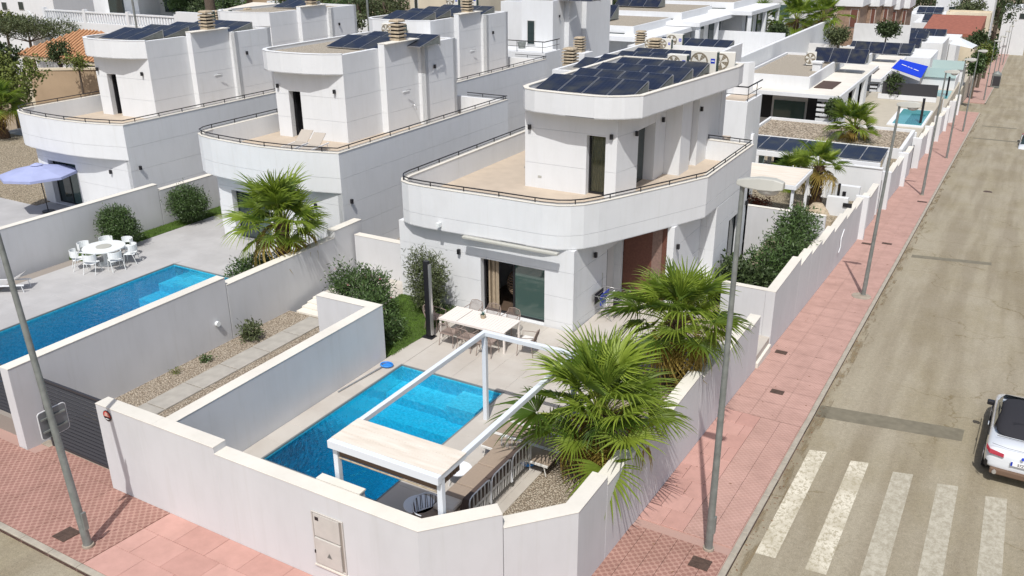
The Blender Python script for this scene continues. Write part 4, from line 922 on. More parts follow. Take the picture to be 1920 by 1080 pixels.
# seating under the pergola
def rope_frame(t, x0, x1, y0, y1, z0, z1, nx, cols, mt='rope'):   # rounded back frame with vertical cords
    P0 = Vector((x0, y0, 0)); P1 = Vector((x1, y1, 0)); d = P1-P0; L = d.length; d.normalize(); pts = []
    for u, z in ((0, z0), (0, z1-.14), (.04, z1-.04), (.14, z1), (L-.14, z1), (L-.04, z1-.04), (L, z1-.14), (L, z0)): q = P0+d*u; pts.append((q.x, q.y, z))
    MB().tube(pts, .016, 6).build('back_frame', 'whitemetal', parent=t); b = MB()
    for i in range(cols): u = .06+(L-.12)*i/(cols-1); q = P0+d*u; q2 = P0+d*(u+(.03 if i % 2 else -.03)); b.tube([(q.x, q.y, z0+.05), (q2.x, q2.y, z1-.02)], .009, 4)
    b.build('cords', mt, parent=t)
sf = thing('sofa', 'outdoor sofa with taupe cushions and white corded back under the pergola', 'sofa', (-9.3, 14.9, .5))
MB().box(-9.85, -9.1, 13.45, 16.3, .72, .80).build('seat_frame', 'whitemetal', parent=sf)
for k in range(3): MB().box(-9.88, -9.12, 13.45+k*.95, 14.38+k*.95, .80, .95).build('seat_cushion', 'taupe', parent=sf, bevel=.03)
for k in range(3): MB().obox((-9.18, 13.46+k*.95, .9), (.16, 0, 0), (0, .92, 0), (.12, 0, .46)).build('back_cushion', 'taupedark', parent=sf)
for k in range(3): rope_frame(sf, -8.88, -8.88, 13.44+k*.96, 14.36+k*.96, .72, 1.42, 0, 11)
rope_frame(sf, -9.8, -9.1, 16.4, 16.4, .72, 1.2, 0, 9)
for x in (-9.8, -8.92):
    for y in (13.5, 16.3): MB().tube([(x, y, .72), (x, y, .5)], .018, 5).build('leg', 'whitemetal', parent=sf)
MB().box(-9.75, -9.25, 13.25, 13.75, .955, 1.08).build('loose_cushion', 'canopy', parent=sf, bevel=.05)
def tub_chair(label, x, y, rz, mt):
    t = thing('rope_armchair', label, 'armchair', (0, 0, 0), 'corded armchairs under the pergola')
    MB().box(-.32, .32, -.30, .30, .26, .38).build('seat_cushion', 'taupe', parent=t, bevel=.04)
    pts = [(.36*math.cos(R(a)), .34*math.sin(R(a))) for a in range(-40, 221, 20)]
    MB().tube([(a, b_, .62+.14*max(0, b_)/.34) for a, b_ in pts], .016, 6).build('top_rail', 'whitemetal', parent=t)
    MB().tube([(a*.9, b_*.9, .25) for a, b_ in pts], .014, 6).build('seat_rail', 'whitemetal', parent=t)
    b = MB()
    for i in range(len(pts)*2-1):
        a = R(-40+i*10); b.tube([(.325*math.cos(a), .305*math.sin(a), .25), (.36*math.cos(a+(.05 if i % 2 else -.05)), .34*math.sin(a), .62+.14*max(0, math.sin(a)))], .009, 4)
    b.build('cords', mt, parent=t)
    for sx in (-.28, .28):
        for sy in (-.26, .26): MB().tube([(sx, sy, .26), (sx*1.1, sy*1.1, 0)], .014, 5).build('leg', 'whitemetal', parent=t)
    t.location = (x, y, .5); t.rotation_euler.z = rz; return t
tub_chair('white corded armchair close behind the chamfered wall corner', -9.05, 12.65, R(175), 'rope'); tub_chair('dark corded armchair just behind the front right pergola post', -9.75, 13.1, R(60), 'ropebrown')
def side_table(label, x, y, r, h):
    t = thing('side_table', label, 'side table', (x, y, .5), 'round white side tables under the pergola'); MB().cyl(x, y, r, .5+h-.02, .5+h, 28).build('table_top', 'whitemetal', parent=t)
    for a in (0, 120, 240): MB().tube([(x+r*.7*math.cos(R(a)), y+r*.7*math.sin(R(a)), .5+h-.02), (x+r*.9*math.cos(R(a)), y+r*.9*math.sin(R(a)), .5)], .012, 5).build('leg', 'whitemetal', parent=t)
side_table('round white side table beyond the sofa in the sun', -10.15, 14.95, .32, .42); side_table('round white side table in the pergola canopy shadow', -10.2, 13.35, .36, .38)
def lounger(label, loc, rz, back=0, mt='taupe', fr='rope', cat='sun lounger', group=None):
    t = thing('sun_lounger', label, cat, (0, 0, 0), group); L = 1.95; W = .66
    for s in (-1, 1): MB().box(0, L, s*W/2-.02, s*W/2+.02, .28, .33).build('side_rail', fr, parent=t)
    MB().box(0 if not back else .7, L, -W/2+.03, W/2-.03, .29, .325).build('sling', mt, parent=t)
    if back:
        c, s_ = math.cos(back), math.sin(back); MB().obox((.7, -W/2+.03, .31), (-.72*c, 0, .72*s_), (0, W-.06, 0), (0, 0, .03)).build('backrest', mt, parent=t)
    for x in (.12, L-.12):
        for s in (-1, 1): MB().tube([(x, s*(W/2-.02), .28), (x+(.06 if x > 1 else -.06), s*(W/2-.02), 0)], .016, 5).build('leg', fr, parent=t)
    t.location = loc; t.rotation_euler.z = rz; return t
for i, lab in enumerate(('nearest flat taupe lounger beside the big palm', 'middle flat taupe lounger beside the big palm', 'farthest flat taupe lounger, next to the pool steps')):
    lounger(lab, (-10.3, 16.55+i*.72, .5), R(-1), group='flat loungers beside the pool')
fl = MB(); fl.tube([(-9.05+.16*math.cos(R(i*30)), 16.45+.16*math.sin(R(i*30)), .62) for i in range(12)], .06, 7, closed=True); tag(fl.build('swim_ring', 'bluefloat'), 'small blue swim ring on the floor behind the sofa', 'swim ring')
# drying rack with laundry by the side door
rk = thing('drying_rack', 'folding laundry rack with dark clothes by the side wall of the corner villa', 'drying rack', (-11, 25.9, .5))
for y in (25.5, 26.3):
    MB().tube([(-11.3, y, .5), (-10.75, y, 1.35)], .012, 5).build('leg', 'alu', parent=rk); MB().tube([(-10.75, y, .5), (-11.3, y, 1.35)], .012, 5).build('leg', 'alu', parent=rk)
b = MB()
for i in range(9): x = -11.4+i*.11; b.tube([(x, 25.4, 1.37), (x, 26.4, 1.37)], .006, 4)
b.tube([(-11.45, 25.4, 1.37), (-10.45, 25.4, 1.37), (-10.45, 26.4, 1.37), (-11.45, 26.4, 1.37)], .012, 5, closed=True); b.build('rack_wires', 'alu', parent=rk)
for i, (x, mt) in enumerate(((-11.4, 'softtop'), (-11.18, 'bluebadge'), (-10.96, 'white'), (-10.7, 'softtop'))): MB().box(x-.012, x+.012, 25.5, 26.2, 1.0, 1.39).build('garment', mt, parent=rk)
# electricity meter cabinet
mb = thing('meter_cabinet', 'grey two-door electricity meter cabinet set in the front garden wall', 'meter cabinet', (-10.86, WY, .5))
mx0, mx1, mz0, mz1, mz = -11.29, -10.44, .44, 1.80, 1.17
MB().box(mx0, mx1, WY-.006, WY-.001, mz0, mz1).build('recess', 'joint', parent=mb)
for a in ((mx0, mx0+.03, mz0, mz1), (mx1-.03, mx1, mz0, mz1), (mx0+.03, mx1-.03, mz1-.03, mz1), (mx0+.03, mx1-.03, mz0, mz0+.03)): MB().box(a[0], a[1], WY-.03, WY-.006, a[2], a[3]).build('frame', 'meter', parent=mb)
u = MB().box(mx0+.05, mx1-.10, WY-.035, WY-.007, mz+.015, mz1-.045).build('upper_door', 'meter', parent=mb, bevel=.004); l = MB().box(mx0+.05, mx1-.10, WY-.05, WY-.007, mz0+.045, mz-.02).build('lower_door', 'meter', parent=mb, bevel=.008)
MB().box(mx0+.10, mx0+.20, WY-.038, WY-.035, mz1-.20, mz1-.11).build('meter_window', 'black', parent=u); MB().box(mx0+.02, mx0+.05, WY-.06, WY-.035, mz0+.30, mz0+.37).build('lock', 'black', parent=l)
tr = MB(); cx, cz = -10.86, .78; tr.add([(cx-.07, WY-.053, cz-.05), (cx+.07, WY-.053, cz-.05), (cx, WY-.053, cz+.08)], [(0, 1, 2)]); tr.build('warning_triangle', 'galv', parent=l)
MB().box(mx0-.02, mx1+.03, WY-.05, WY-.001, mz0-.05, mz0-.012).build('sill', 'coping', parent=mb)
# round alarm sign
sg = thing('alarm_sign', 'small round red and black alarm sign at the left end of the front wall', 'sign', (-17.72, WY, 2.2))
MB().disc((-17.72, WY-.012, 2.22), (0, -1, 0), .145, 28, .008).build('plate', 'black', parent=sg)
b = MB(); rr = .13; pts = [(-17.72+rr*math.cos(R(a)), WY-.024, 2.22+rr*math.sin(R(a))) for a in range(-12, 193, 12)]; b.add(pts, [tuple(range(len(pts)-1, -1, -1))]); b.build('red_field', 'red', parent=sg)
for z_, w_ in ((2.30, .10), (2.265, .14), (2.225, .17)): MB().box(-17.72-w_/2, -17.72+w_/2, WY-.028, WY-.025, z_-.010, z_+.008).build('print_line', 'canopy', parent=sg)
MB().box(-17.79, -17.65, WY-.028, WY-.022, 2.125, 2.14).build('print_line', 'white', parent=sg)

# ================================================================== SECOND GARDEN
rt = thing('round_table', 'round white garden table with a grey tray in the second garden', 'table', (-31.1, 20.75, .5))
MB().cyl(-31.1, 20.75, .82, 1.21, 1.25, 36).build('table_top', 'whiteplastic', parent=rt); MB().cyl(-31.1, 20.75, .30, 1.251, 1.275, 28).build('lazy_susan', 'lampgrey', parent=rt)
MB().cyl(-31.1, 20.75, .10, .52, 1.21, 14).build('pedestal', 'whiteplastic', parent=rt); MB().cyl(-31.1, 20.75, .34, .5, .525, 24).build('base', 'whiteplastic', parent=rt)
def shell_chair(label, loc, rz):
    t = thing('shell_chair', label, 'chair', (0, 0, 0), 'white chairs around the round table'); MB().box(-.23, .23, -.22, .22, .42, .455).build('seat', 'whiteplastic', parent=t, bevel=.015)
    pts = [(.27*math.cos(R(a)), .05+.24*math.sin(R(a))) for a in range(-10, 191, 20)]
    MB().ribbon(pts, .55, .82, .02).build('backrest', 'whiteplastic', parent=t, bevel=.006)
    for sx in (-.21, .21):
        MB().tube([(sx, -.2, .43), (sx*1.15, -.24, 0)], .014, 5).build('leg', 'whiteplastic', parent=t); MB().tube([(sx*1.15, .08, .62), (sx*1.2, .27, 0)], .014, 5).build('leg', 'whiteplastic', parent=t)
    t.location = loc; t.rotation_euler.z = rz; return t
CL = ['white chair at the near left of the round table', 'white chair nearest the camera at the round table', 'white chair at the near right of the round table', 'white chair at the right of the round table', 'white chair at the far right of the round table', 'white chair at the far side of the round table beneath the bush', 'white chair at the left of the round table by the wall']
s0 = None
for i, lab in enumerate(CL):
    a = R(-118+i*51.4); loc = (-31.1+1.0*math.cos(a), 20.75+1.0*math.sin(a), .5); rz = a-math.pi/2
    s0 = shell_chair(lab, loc, rz) if s0 is None else (dup(s0, loc=loc, rz=rz, label=lab), s0)[1]
lounger('grey sun lounger cut by the left picture edge beside the long pool', (-31.3, 17.5, .5), R(215), .5, 'deck2', 'whitemetal')
lounger('left sun lounger on the rounded terrace of the gravel-roofed villa', (-27.0, 28.9, 4.17), R(-80), .62, 'loungegrey', 'whitemetal', group='terrace sun loungers'); lounger('right sun lounger on the rounded terrace of the gravel-roofed villa', (-26.1, 28.7, 4.17), R(-80), .62, 'loungegrey', 'whitemetal', group='terrace sun loungers')
# parasol
pr_ = thing('parasol', 'lilac garden parasol standing outside the leftmost villa', 'parasol', (-39.9, 24.1, .5)); X, Y_ = -39.9, 24.1; ztop = 2.85
MB().tube([(X, Y_, .5), (X-.15, Y_, ztop+.05)], .025, 8).build('pole', 'black', parent=pr_); MB().cyl(X, Y_, .28, .5, .56, 16).build('base', 'black', parent=pr_)
b = MB(); X2 = X-.15; rim = [(X2+1.75*math.cos(R(a)), Y_+1.75*math.sin(R(a)), ztop-.42) for a in range(0, 360, 45)]; low = [(x, y, z-.12) for x, y, z in rim]
b.add([(X2, Y_, ztop)]+rim+low, [(0, 1+i, 1+(i+1) % 8) for i in range(8)]+[(1+i, 9+i, 9+(i+1) % 8, 1+(i+1) % 8) for i in range(8)]); b.build('canopy', 'lilac', parent=pr_)
MB().cyl(X2, Y_, .28, ztop-.03, ztop+.05, 12, .08).build('vent_cap', 'lilac', parent=pr_); b = MB()
for p_ in rim: b.tube([(X2, Y_, ztop-.04), (p_[0], p_[1], p_[2]-.02)], .010, 4)
b.build('ribs', 'black', parent=pr_)

# ================================================================== STREET LAMPS
def lamp(x, y, label, h=8.7, lean=(0, 0), head_dir=(1, 0), rot=None):
    z0 = gz(y); t = thing('street_lamp', label, 'street lamp', (x, y, z0), 'grey street lamps along the pavement')
    MB().tube([(x, y, z0-.05), (x+lean[0]*.25, y+lean[1]*.25, z0+h*.25), (x+lean[0]*.6, y+lean[1]*.6, z0+h*.6), (x+lean[0], y+lean[1], z0+h)], .095, 12, .048).build('pole', 'galv', parent=t)
    MB().cyl(x, y, .13, z0-.02, z0+.06, 12).build('collar', 'cement', parent=t)
    MB().box(x+.06, x+.115, y-.05, y+.05, z0+.5, z0+.95).build('hatch', 'galv', parent=t)
    tx, ty, tz = x+lean[0], y+lean[1], z0+h; hx, hy = head_dir
    sec = []; 
    for (u, w_, za, zb) in ((-.12, .07, -.02, .07), (.05, .12, -.05, .12), (.35, .16, -.06, .17), (.62, .16, -.05, .17), (.80, .11, -.02, .12)):
        sec.append([(tx+hx*u-hy*w_, ty+hy*u+hx*w_, tz+za), (tx+hx*u+hy*w_, ty+hy*u-hx*w_, tz+za), (tx+hx*u+hy*w_*.6, ty+hy*u-hx*w_*.6, tz+zb), (tx+hx*u-hy*w_*.6, ty+hy*u+hx*w_*.6, tz+zb)])
    vs = [p for s_ in sec for p in s_]; fs = [(3, 2, 1, 0), (16, 17, 18, 19)]+[(4*i+j, 4*i+(j+1) % 4, 4*i+4+(j+1) % 4, 4*i+4+j) for i in range(4) for j in range(4)]
    hd = MB().add(vs, fs).build('lamp_head', 'lampgrey', parent=t, bevel=.02)
    b = MB(); cx, cy = tx+hx*.50, ty+hy*.50; rings = []
    for k, (r, dz) in enumerate(((.18, -.055), (.165, -.11), (.12, -.155), (.05, -.18))): rings += [(cx+hx*r*1.25*math.cos(R(a))-hy*r*.8*math.sin(R(a)), cy+hy*r*1.25*math.cos(R(a))+hx*r*.8*math.sin(R(a)), tz+dz) for a in range(0, 360, 30)]
    b.add(rings, [(12*k+j, 12*k+12+j, 12*k+12+(j+1) % 12, 12*k+(j+1) % 12) for k in range(3) for j in range(12)]+[tuple(range(36, 48))], True); b.build('lamp_bowl', 'glassbowl', parent=hd)
    return t
lamp(-4.35, 16.69, 'nearest tall grey street lamp at the corner in front of the big palms', 8.85, lean=(-.02, .0))
lamp(-4.35, 38.9, 'second street lamp along the pink pavement with a V shaped shadow', 8.5, lean=(.25, .0))
lamp(-4.5, 64.9, 'third street lamp along the pavement', 8.4, lean=(.15, 0)); lamp(-4.4, 83.7, 'fourth street lamp along the pavement', 8.4, lean=(.1, 0)); lamp(-4.4, 104.5, 'fifth street lamp just before the side street', 8.4, lean=(.1, 0))
lamp(-4.2, 146, 'first street lamp beyond the side street', 8.4); lamp(-4.2, 172, 'second street lamp beyond the side street', 8.4); lamp(-4.2, 200, 'far street lamp near the recycling container', 8.4)
for i, y in enumerate((228, 256, 284)): lamp(-4.2, y, ['third lamp from the far end of the pavement', 'last but one tiny lamp at the far end of the pavement', 'tiny farthest lamp of the pavement row'][i], 8.4)
lampL = lamp(-16.46, 9.18, 'leaning street lamp at the left in front of the slatted gate', 8.95, lean=(-.85, .05), head_dir=(0, -1))
# square sign on the left pole, seen from behind
sgn = thing('traffic_sign', 'square traffic sign on the leaning left lamp post, plain grey back in view', 'traffic sign', (-16.7, 9.2, 3.2))
sc_ = atx(107, 792, -16.72)
def rsq(w_, r): return [(sx*(w_-r)+r*math.cos(R(a)), sz*(w_-r)+r*math.sin(R(a))) for sx, sz, st in ((1, 1, 0), (-1, 1, 90), (-1, -1, 180), (1, -1, 270)) for a in range(st, st+91, 30)]
def plate(w_, r, xa, xb, nm, mt):
    P = rsq(w_, r); n = len(P); vs = [(x, sc_.y+u, sc_.z+v) for x in (xa, xb) for u, v in P]
    MB().add(vs, [tuple(range(n-1, -1, -1)), tuple(range(n, 2*n))]+[(i, (i+1) % n, n+(i+1) % n, n+i) for i in range(n)]).build(nm, mt, parent=sgn)
plate(.33, .07, -16.85, -16.835, 'edge_band', 'white'); plate(.315, .06, -16.836, -16.825, 'sign_back', 'signback')
for dz in (-.15, .15): MB().box(-16.825, -16.80, sc_.y-.28, sc_.y+.28, sc_.z+dz-.02, sc_.z+dz+.02).build('bracket', 'galv', parent=sgn)
# ================================================================== PLANTS
def frond_mesh(seed, droop=.3, nseg=26, pet=.75, rad=1.05, spread=112, mt='frond'):
    rnd = random.Random(seed); b = MB(); b.tube([(0, 0, 0), (pet*.5, 0, .05), (pet, 0, 0)], .022, 4, .012); npf = len(b.f); C0 = Vector((pet, 0, 0))
    half = R(spread)/(nseg-1); cup = rnd.uniform(.35, .85); tw = rnd.uniform(-.12, .12)
    for i in range(nseg):
        t_ = (i/(nseg-1))*2-1; a = R(spread)*t_+rnd.uniform(-.015, .015); L = rad*(1-.30*abs(t_)**2.2)*rnd.uniform(.92, 1.06); d = Vector((math.cos(a), math.sin(a), 0)); s_ = Vector((-d.y, d.x, 0))
        dr = droop*rnd.uniform(.5, 1.7); sp = rnd.uniform(.34, .50); off = rnd.uniform(-.10, .10)
        rows = []
        for u, ww in ((.03, 1), (.28, 1), (sp, .96), (sp+.16, .66), (.86, .34), (1.0, .04)):
            hw = L*min(u, sp)*half*ww; k = max(0, u-sp)
            c = C0+d*L*u*(1-.12*k)+s_*off*k*L+Vector((0, 0, cup*abs(t_)*u*.5+tw*t_*u-dr*(u**2.2)*L*.8-.25*droop*k*k*L*4))
            rows.append((c-s_*hw+Vector((0, 0, .022*min(u*3, 1)*ww)), c+s_*hw+Vector((0, 0, .022*min(u*3, 1)*ww)), c-Vector((0, 0, .018*min(u*3, 1)*ww))))
        vs = [q for p_ in rows for q in p_]
        b.add(vs, [f for k in range(5) for f in ((3*k, 3*k+3, 3*k+5, 3*k+2), (3*k+2, 3*k+5, 3*k+4, 3*k+1))])
    me = bpy.data.meshes.new('palm_frond'); me.from_pydata(b.v, [], b.f); me.materials.append(M[mt]); me.materials.append(M['petiole'])
    for i, p_ in enumerate(me.polygons): p_.material_index = 1 if i < npf else 0
    return me
FR = [frond_mesh(i, .14+.13*(i % 4), 26, .85+.16*(i % 3), .88+.07*(i % 3)) for i in range(7)]
FRO = [frond_mesh(20+i, .75, 22, .65, .95, mt='frondold') for i in range(3)]
def fan_palm(label, x, y, z0, h, scale=1.0, n=46, seed=1, trunk_r=.22, old=6, cat='palm tree', lo=-35, up=1.0):
    rnd = random.Random(seed); t = thing('fan_palm', label, cat, (x, y, z0), 'fan palms'); tr_ = MB(); k = 9; pts = []
    for i in range(k+1): pts.append((x+.04*math.sin(i), y+.04*math.cos(i*1.3), z0+h*i/k))
    tr_.tube(pts, trunk_r*1.15, 10, trunk_r*.85); T_ = tr_.build('trunk', 'trunk', parent=t)
    b = MB()
    for i in range(int(60*h)):
        a = i*2.4; zz = z0+h*(i+1)/(60*h); r = trunk_r*(1.05); p_ = Vector((x+r*math.cos(a), y+r*math.sin(a), zz)); d = Vector((math.cos(a)*.5, math.sin(a)*.5, .9)).normalized(); s_ = Vector((-math.sin(a), math.cos(a), 0))*.05
        b.add([p_-s_-d*.02, p_+s_-d*.02, p_+s_*.5+d*rnd.uniform(.1, .2), p_-s_*.5+d*rnd.uniform(.1, .2)], [(0, 1, 2, 3)])
    b.build('leaf_boots', 'boot', parent=T_)
    for i in range(n):
        f = i/(n-1); az = i*137.508+rnd.uniform(-14, 14); el = lo+(86-lo)*f**(up*.8); el += rnd.uniform(-13, 13)
        isold = i < old; me = FRO[i % 3] if isold else FR[rnd.randrange(7)]
        sc_ = scale*rnd.uniform(.72, 1.15)*(.82 if f > .9 else 1)
        rot = Matrix.Rotation(R(az), 3, 'Z') @ Matrix.Rotation(R(-el), 3, 'Y') @ Matrix.Rotation(R(rnd.uniform(-28, 28)), 3, 'X')
        zz = z0+h-.25*(1-f)*.9
        inst('frond', me, t, (x+.08*math.cos(R(az)), y+.08*math.sin(R(az)), zz), rot=rot.to_euler(), scale=(sc_,)*3)
    b = MB()
    for i in range(5): a = rnd.uniform(0, 6.28); b.tube([(x, y, z0+h), (x+.1*math.cos(a), y+.1*math.sin(a), z0+h+scale*rnd.uniform(.7, 1.1))], .03*scale, 5, .008)
    b.build('spear_leaves', 'petiole', parent=t)
    return t
fan_palm('big bushy fan palm in the near corner of the garden, overhanging the street wall', -7.3, 16.9, .45, 1.8, 1.14, 60, 3, .3, 10, lo=-50)
fan_palm('second big fan palm beside the street wall, farther from the corner', -7.35, 22.2, .45, 2.2, 1.12, 54, 5, .3, 8, lo=-48)
fan_palm('fan palm in front of the gravel-roofed villa, leaning over the party wall', -22.9, 22.6, .5, 2.5, 1.1, 54, 7, .28, 5, lo=-36, up=.8)
p = atz(1527, 385, -.9); fan_palm('fan palm with yellowing skirt beside the white garden pergola', p.x, p.y, -1.0, 2.3, .95, 30, 9, .3, 7)
p = atz(1595, 262, -2.2); fan_palm('wide dark green fan palm on the gravel terrace beyond the solar canopy', p.x, p.y+1, -3.4, 2.0, 1.35, 34, 11, .3, 3)
p = atz(1490, 312, .3); fan_palm('low fan palm behind the white garden pergola', p.x, p.y, -1.6, 1.5, .9, 30, 12, .2, 2)
p = aty(10, 262, 33); fan_palm('fan palm at the left picture edge beside the leftmost villa', p.x, 33, .5, 2.2, 1.15, 44, 13, .28, 4)
def leaves(name, parent, blobs, n, ll, lw, mt, seed, loc=None, kind='stuff', up=.2):
    """blobs: (x,y,z,rx,ry,rz). many single leaf faces through the volume, denser at the surface and gathered in sprays"""
    rnd = random.Random(seed); vs = []; fs = []; tot = sum(b_[3]*b_[4]*b_[5] for b_ in blobs)
    for (bx, by, bz, rx, ry, rz) in blobs:
        k = max(6, int(n*(rx*ry*rz)/tot)); nc = max(5, k//14)
        for c in range(nc):
            while True:
                u = Vector((rnd.gauss(0, 1), rnd.gauss(0, 1), rnd.gauss(0, 1)))
                if u.length > .1: break
            u.normalize(); rr = rnd.uniform(.45, 1.06)**.55
            if u.z < -.4: rr *= .85
            cx, cy, cz = bx+u.x*rr*rx, by+u.y*rr*ry, bz+u.z*rr*rz
            for j in range(14):
                d = (Vector((rnd.gauss(0, 1), rnd.gauss(0, 1), rnd.gauss(0, 1)))+u*.8+Vector((0, 0, up))).normalized(); p_ = Vector((cx, cy, cz))+Vector((rnd.gauss(0, 1), rnd.gauss(0, 1), rnd.gauss(0, 1)))*ll*.8
                s_ = d.cross(Vector((rnd.gauss(0, 1), rnd.gauss(0, 1), rnd.gauss(0, 1)))).normalized()*lw; L = ll*rnd.uniform(.7, 1.25); o = len(vs)
                vs += [tuple(p_), tuple(p_+d*L*.45+s_), tuple(p_+d*L), tuple(p_+d*L*.45-s_)]; fs.append((o, o+1, o+2, o+3))
    b = MB(); b.v = vs; b.f = fs; b.sm = [False]*len(fs); o = b.build(name, mt, parent=parent); tag(o, kind=kind); return o
def bush(label, x, y, z0, blobs, n, ll, lw, mt, seed, name='garden_bush', cat='bush', flowers=0, group=None, stems=5, fm='pink'):
    t = thing(name, label, cat, (x, y, z0), group); B = [(x+a, y+b_, z0+c, r1, r2, r3) for a, b_, c, r1, r2, r3 in blobs]
    leaves('foliage', t, B, n, ll, lw, mt, seed); rnd = random.Random(seed)
    s = MB()
    for i in range(stems):
        tb = B[i % len(B)]; s.tube([(x+rnd.uniform(-.12, .12), y+rnd.uniform(-.12, .12), z0), ((x+tb[0])/2, (y+tb[1])/2, (z0+tb[2])/2), (tb[0]+rnd.uniform(-.2, .2)*tb[3], tb[1], tb[2]+tb[5]*.5)], .02+.01*tb[5], 5, .006)
    s.build('stem', 'bark', parent=t)
    if flowers:
        f = MB()
        for i in range(flowers):
            tb = B[rnd.randrange(len(B))]; u = Vector((rnd.gauss(0, 1), rnd.gauss(0, 1), abs(rnd.gauss(0, 1)))).normalized(); c = Vector((tb[0]+u.x*tb[3], tb[1]+u.y*tb[4], tb[2]+u.z*tb[5]))
            for k in range(5): a = k*1.257; d = Vector((math.cos(a), math.sin(a), .3))*.035; f.add([c, c+d+Vector((0, 0, .01)), c+Vector((math.cos(a+.9), math.sin(a+.9), .3))*.035], [(0, 1, 2)])
        f.build('flowers', fm, parent=t)
    return t
def cloud(r, h, n, seed, sq=.6):    # irregular set of sub-crowns
    rnd = random.Random(seed); out = []
    for i in range(n): a = rnd.uniform(0, 6.28); q = rnd.uniform(.1, .75)*r; k = rnd.uniform(.32, .55)*r; out.append((q*math.cos(a), q*math.sin(a), rnd.uniform(.35, .8)*h, k, k, k*rnd.uniform(.6, 1)*h/r*sq+.1))
    return out
bush('clipped oleander nearest the round table', -33.0+.65, 22.4, .5, [(0, 0, .95, .72, .72, .8), (.1, .2, .6, .6, .6, .55), (-.1, -.1, 1.2, .5, .5, .45)], 8500, .13, .018, 'leaf', 31, 'oleander', group='clipped oleanders by the wall')
bush('clipped oleander farther along the lawn strip', -32.4, 26.2, .5, [(0, 0, .95, .78, .9, .75), (-.1, .3, .6, .7, .6, .55), (0, -.2, 1.2, .6, .5, .45)], 8500, .13, .018, 'leaf', 32, 'oleander', group='clipped oleanders by the wall')
bush('tall pink-flowered oleander behind the white return wall', -18.6, 21.6, .5, [(0, 0, .9, .7, .6, .9), (-.7, .1, 1.2, .5, .5, .6), (.75, .1, 1.2, .5, .45, .6), (.2, .3, 1.0, .7, .45, .45)], 5600, .16, .02, 'leaf', 33, 'oleander', flowers=14)
bush('dark spreading oleander at the end of the pool wall', -16.5, 20.55, .5, [(-.2, 0, .45, .5, .6, .45), (-.6, .4, .9, .45, .5, .5), (-.1, -.5, .3, .35, .35, .3), (-.9, .1, 1.25, .38, .38, .38)], 4200, .16, .02, 'leaf', 34, 'oleander', flowers=10)
bush('tall airy bamboo-like shrub between the black shower post and the villa', -16.75, 23.1, .5, [(0, 0, 1.1, .55, .5, .95), (-.35, .1, 1.7, .35, .35, .55), (.35, 0, 1.5, .3, .3, .6), (0, .1, .5, .45, .4, .45)], 5200, .17, .016, 'leaf2', 35, 'tall_shrub')
bush('round succulent tuft at the foot of the party wall on the gravel drive', -21.15, 18.9, .2, [(0, 0, .28, .28, .28, .28)], 700, .12, .025, 'leaf2', 36, 'tuft', 'plant', stems=1)
p = atz(387, 676, .2); bush('small dark green weed on the gravel near the gate', p.x, p.y, .2, [(0, 0, .07, .14, .12, .08)], 260, .08, .02, 'leaf', 37, 'weed', 'plant', stems=1)
bush('small dry weed on the gravel against the party wall', -21.4, 15.9, .2, [(0, 0, .05, .10, .10, .06)], 140, .07, .012, 'leaflime', 38, 'weed', 'plant', stems=1)
bush('dark leafy bush below the palm beside the long pool', -24.3, 22.4, .5, [(0, 0, .5, .7, .6, .5), (-.5, -.3, .4, .5, .5, .4), (.5, .3, .6, .5, .5, .5)], 3500, .14, .025, 'leaf', 39)
# side garden of the corner villa along the street
sg_ = tag(MB().box(-8.97, WX-.36, 30.0, 40.2, -2.6, -.55).build('gravel_garden', 'gravel_far', loc=(0, 0, 0)), kind='structure')
sw = thing('garden_wall', 'white wall of the side garden stepping down along the pink pavement', 'wall', (WX, 36, -1.5))
wall_seg((WX-.345, 29.9), (-8.25, 29.9), -2.2, .88, .25, sw, side=-1)
for (ya, yb, zt) in ((29.9, 34.0, .88), (34.01, 36.15, .54), (36.16, 38.3, .33), (38.31, 41.2, .07), (41.21, 44.4, -.2), (44.41, 47.0, -.45), (47.01, 49.4, -.66)): wall_seg((WX, ya), (WX, yb), -3.6, zt, .34, sw)
wall_seg((-6.6, 40.2), (-10.4, 40.2), -3, .82, .22, sw, side=-1)
MB().box(-6.28, -6.24, 35.3, 35.9, -.9, .15).build('niche', 'joint', parent=sw) if 0 else None
MB().box(-8.2, -6.3, 28.0, 29.9, -2, -.9).build('entrance_step', 'deck', parent=sw); MB().box(-6.31, -6.2, 28.05, 29.85, -2, -1.15).build('threshold', 'coping', parent=sw)
ob = bush('long green oleander hedge in the side garden behind the street wall', -7.4, 35.5, -.6, [(0, 0, 1.0, .7, 1.6, 1.0), (.0, 2.2, 1.2, .8, 1.3, 1.1), (-.3, -2.0, .9, .7, 1.2, .8), (.1, 3.6, 1.1, .6, .8, .9)], 8200, .19, .028, 'leaf', 40, 'oleander')
bush('dark glossy shrubs by the villa end of the side garden', -7.9, 31.6, -.6, [(-.3, -.2, .9, .7, .8, .9), (.6, .3, .7, .6, .7, .8), (-.6, .5, 1.1, .5, .5, .6)], 4200, .15, .05, 'leafdark', 41)
# wall-mounted letter slot panel on the street wall
nd = thing('wall_handrail', 'thin white curved bracket fixed on the outer face of the side garden wall', 'bracket', (-6.2, 35.5, -.5))
MB().tube([atx(1583, 430, -6.2), atx(1577, 448, -6.2), atx(1576, 462, -6.2), atx(1572, 474, -6.2)], .025, 5).build('bar', 'whitemetal', parent=nd)
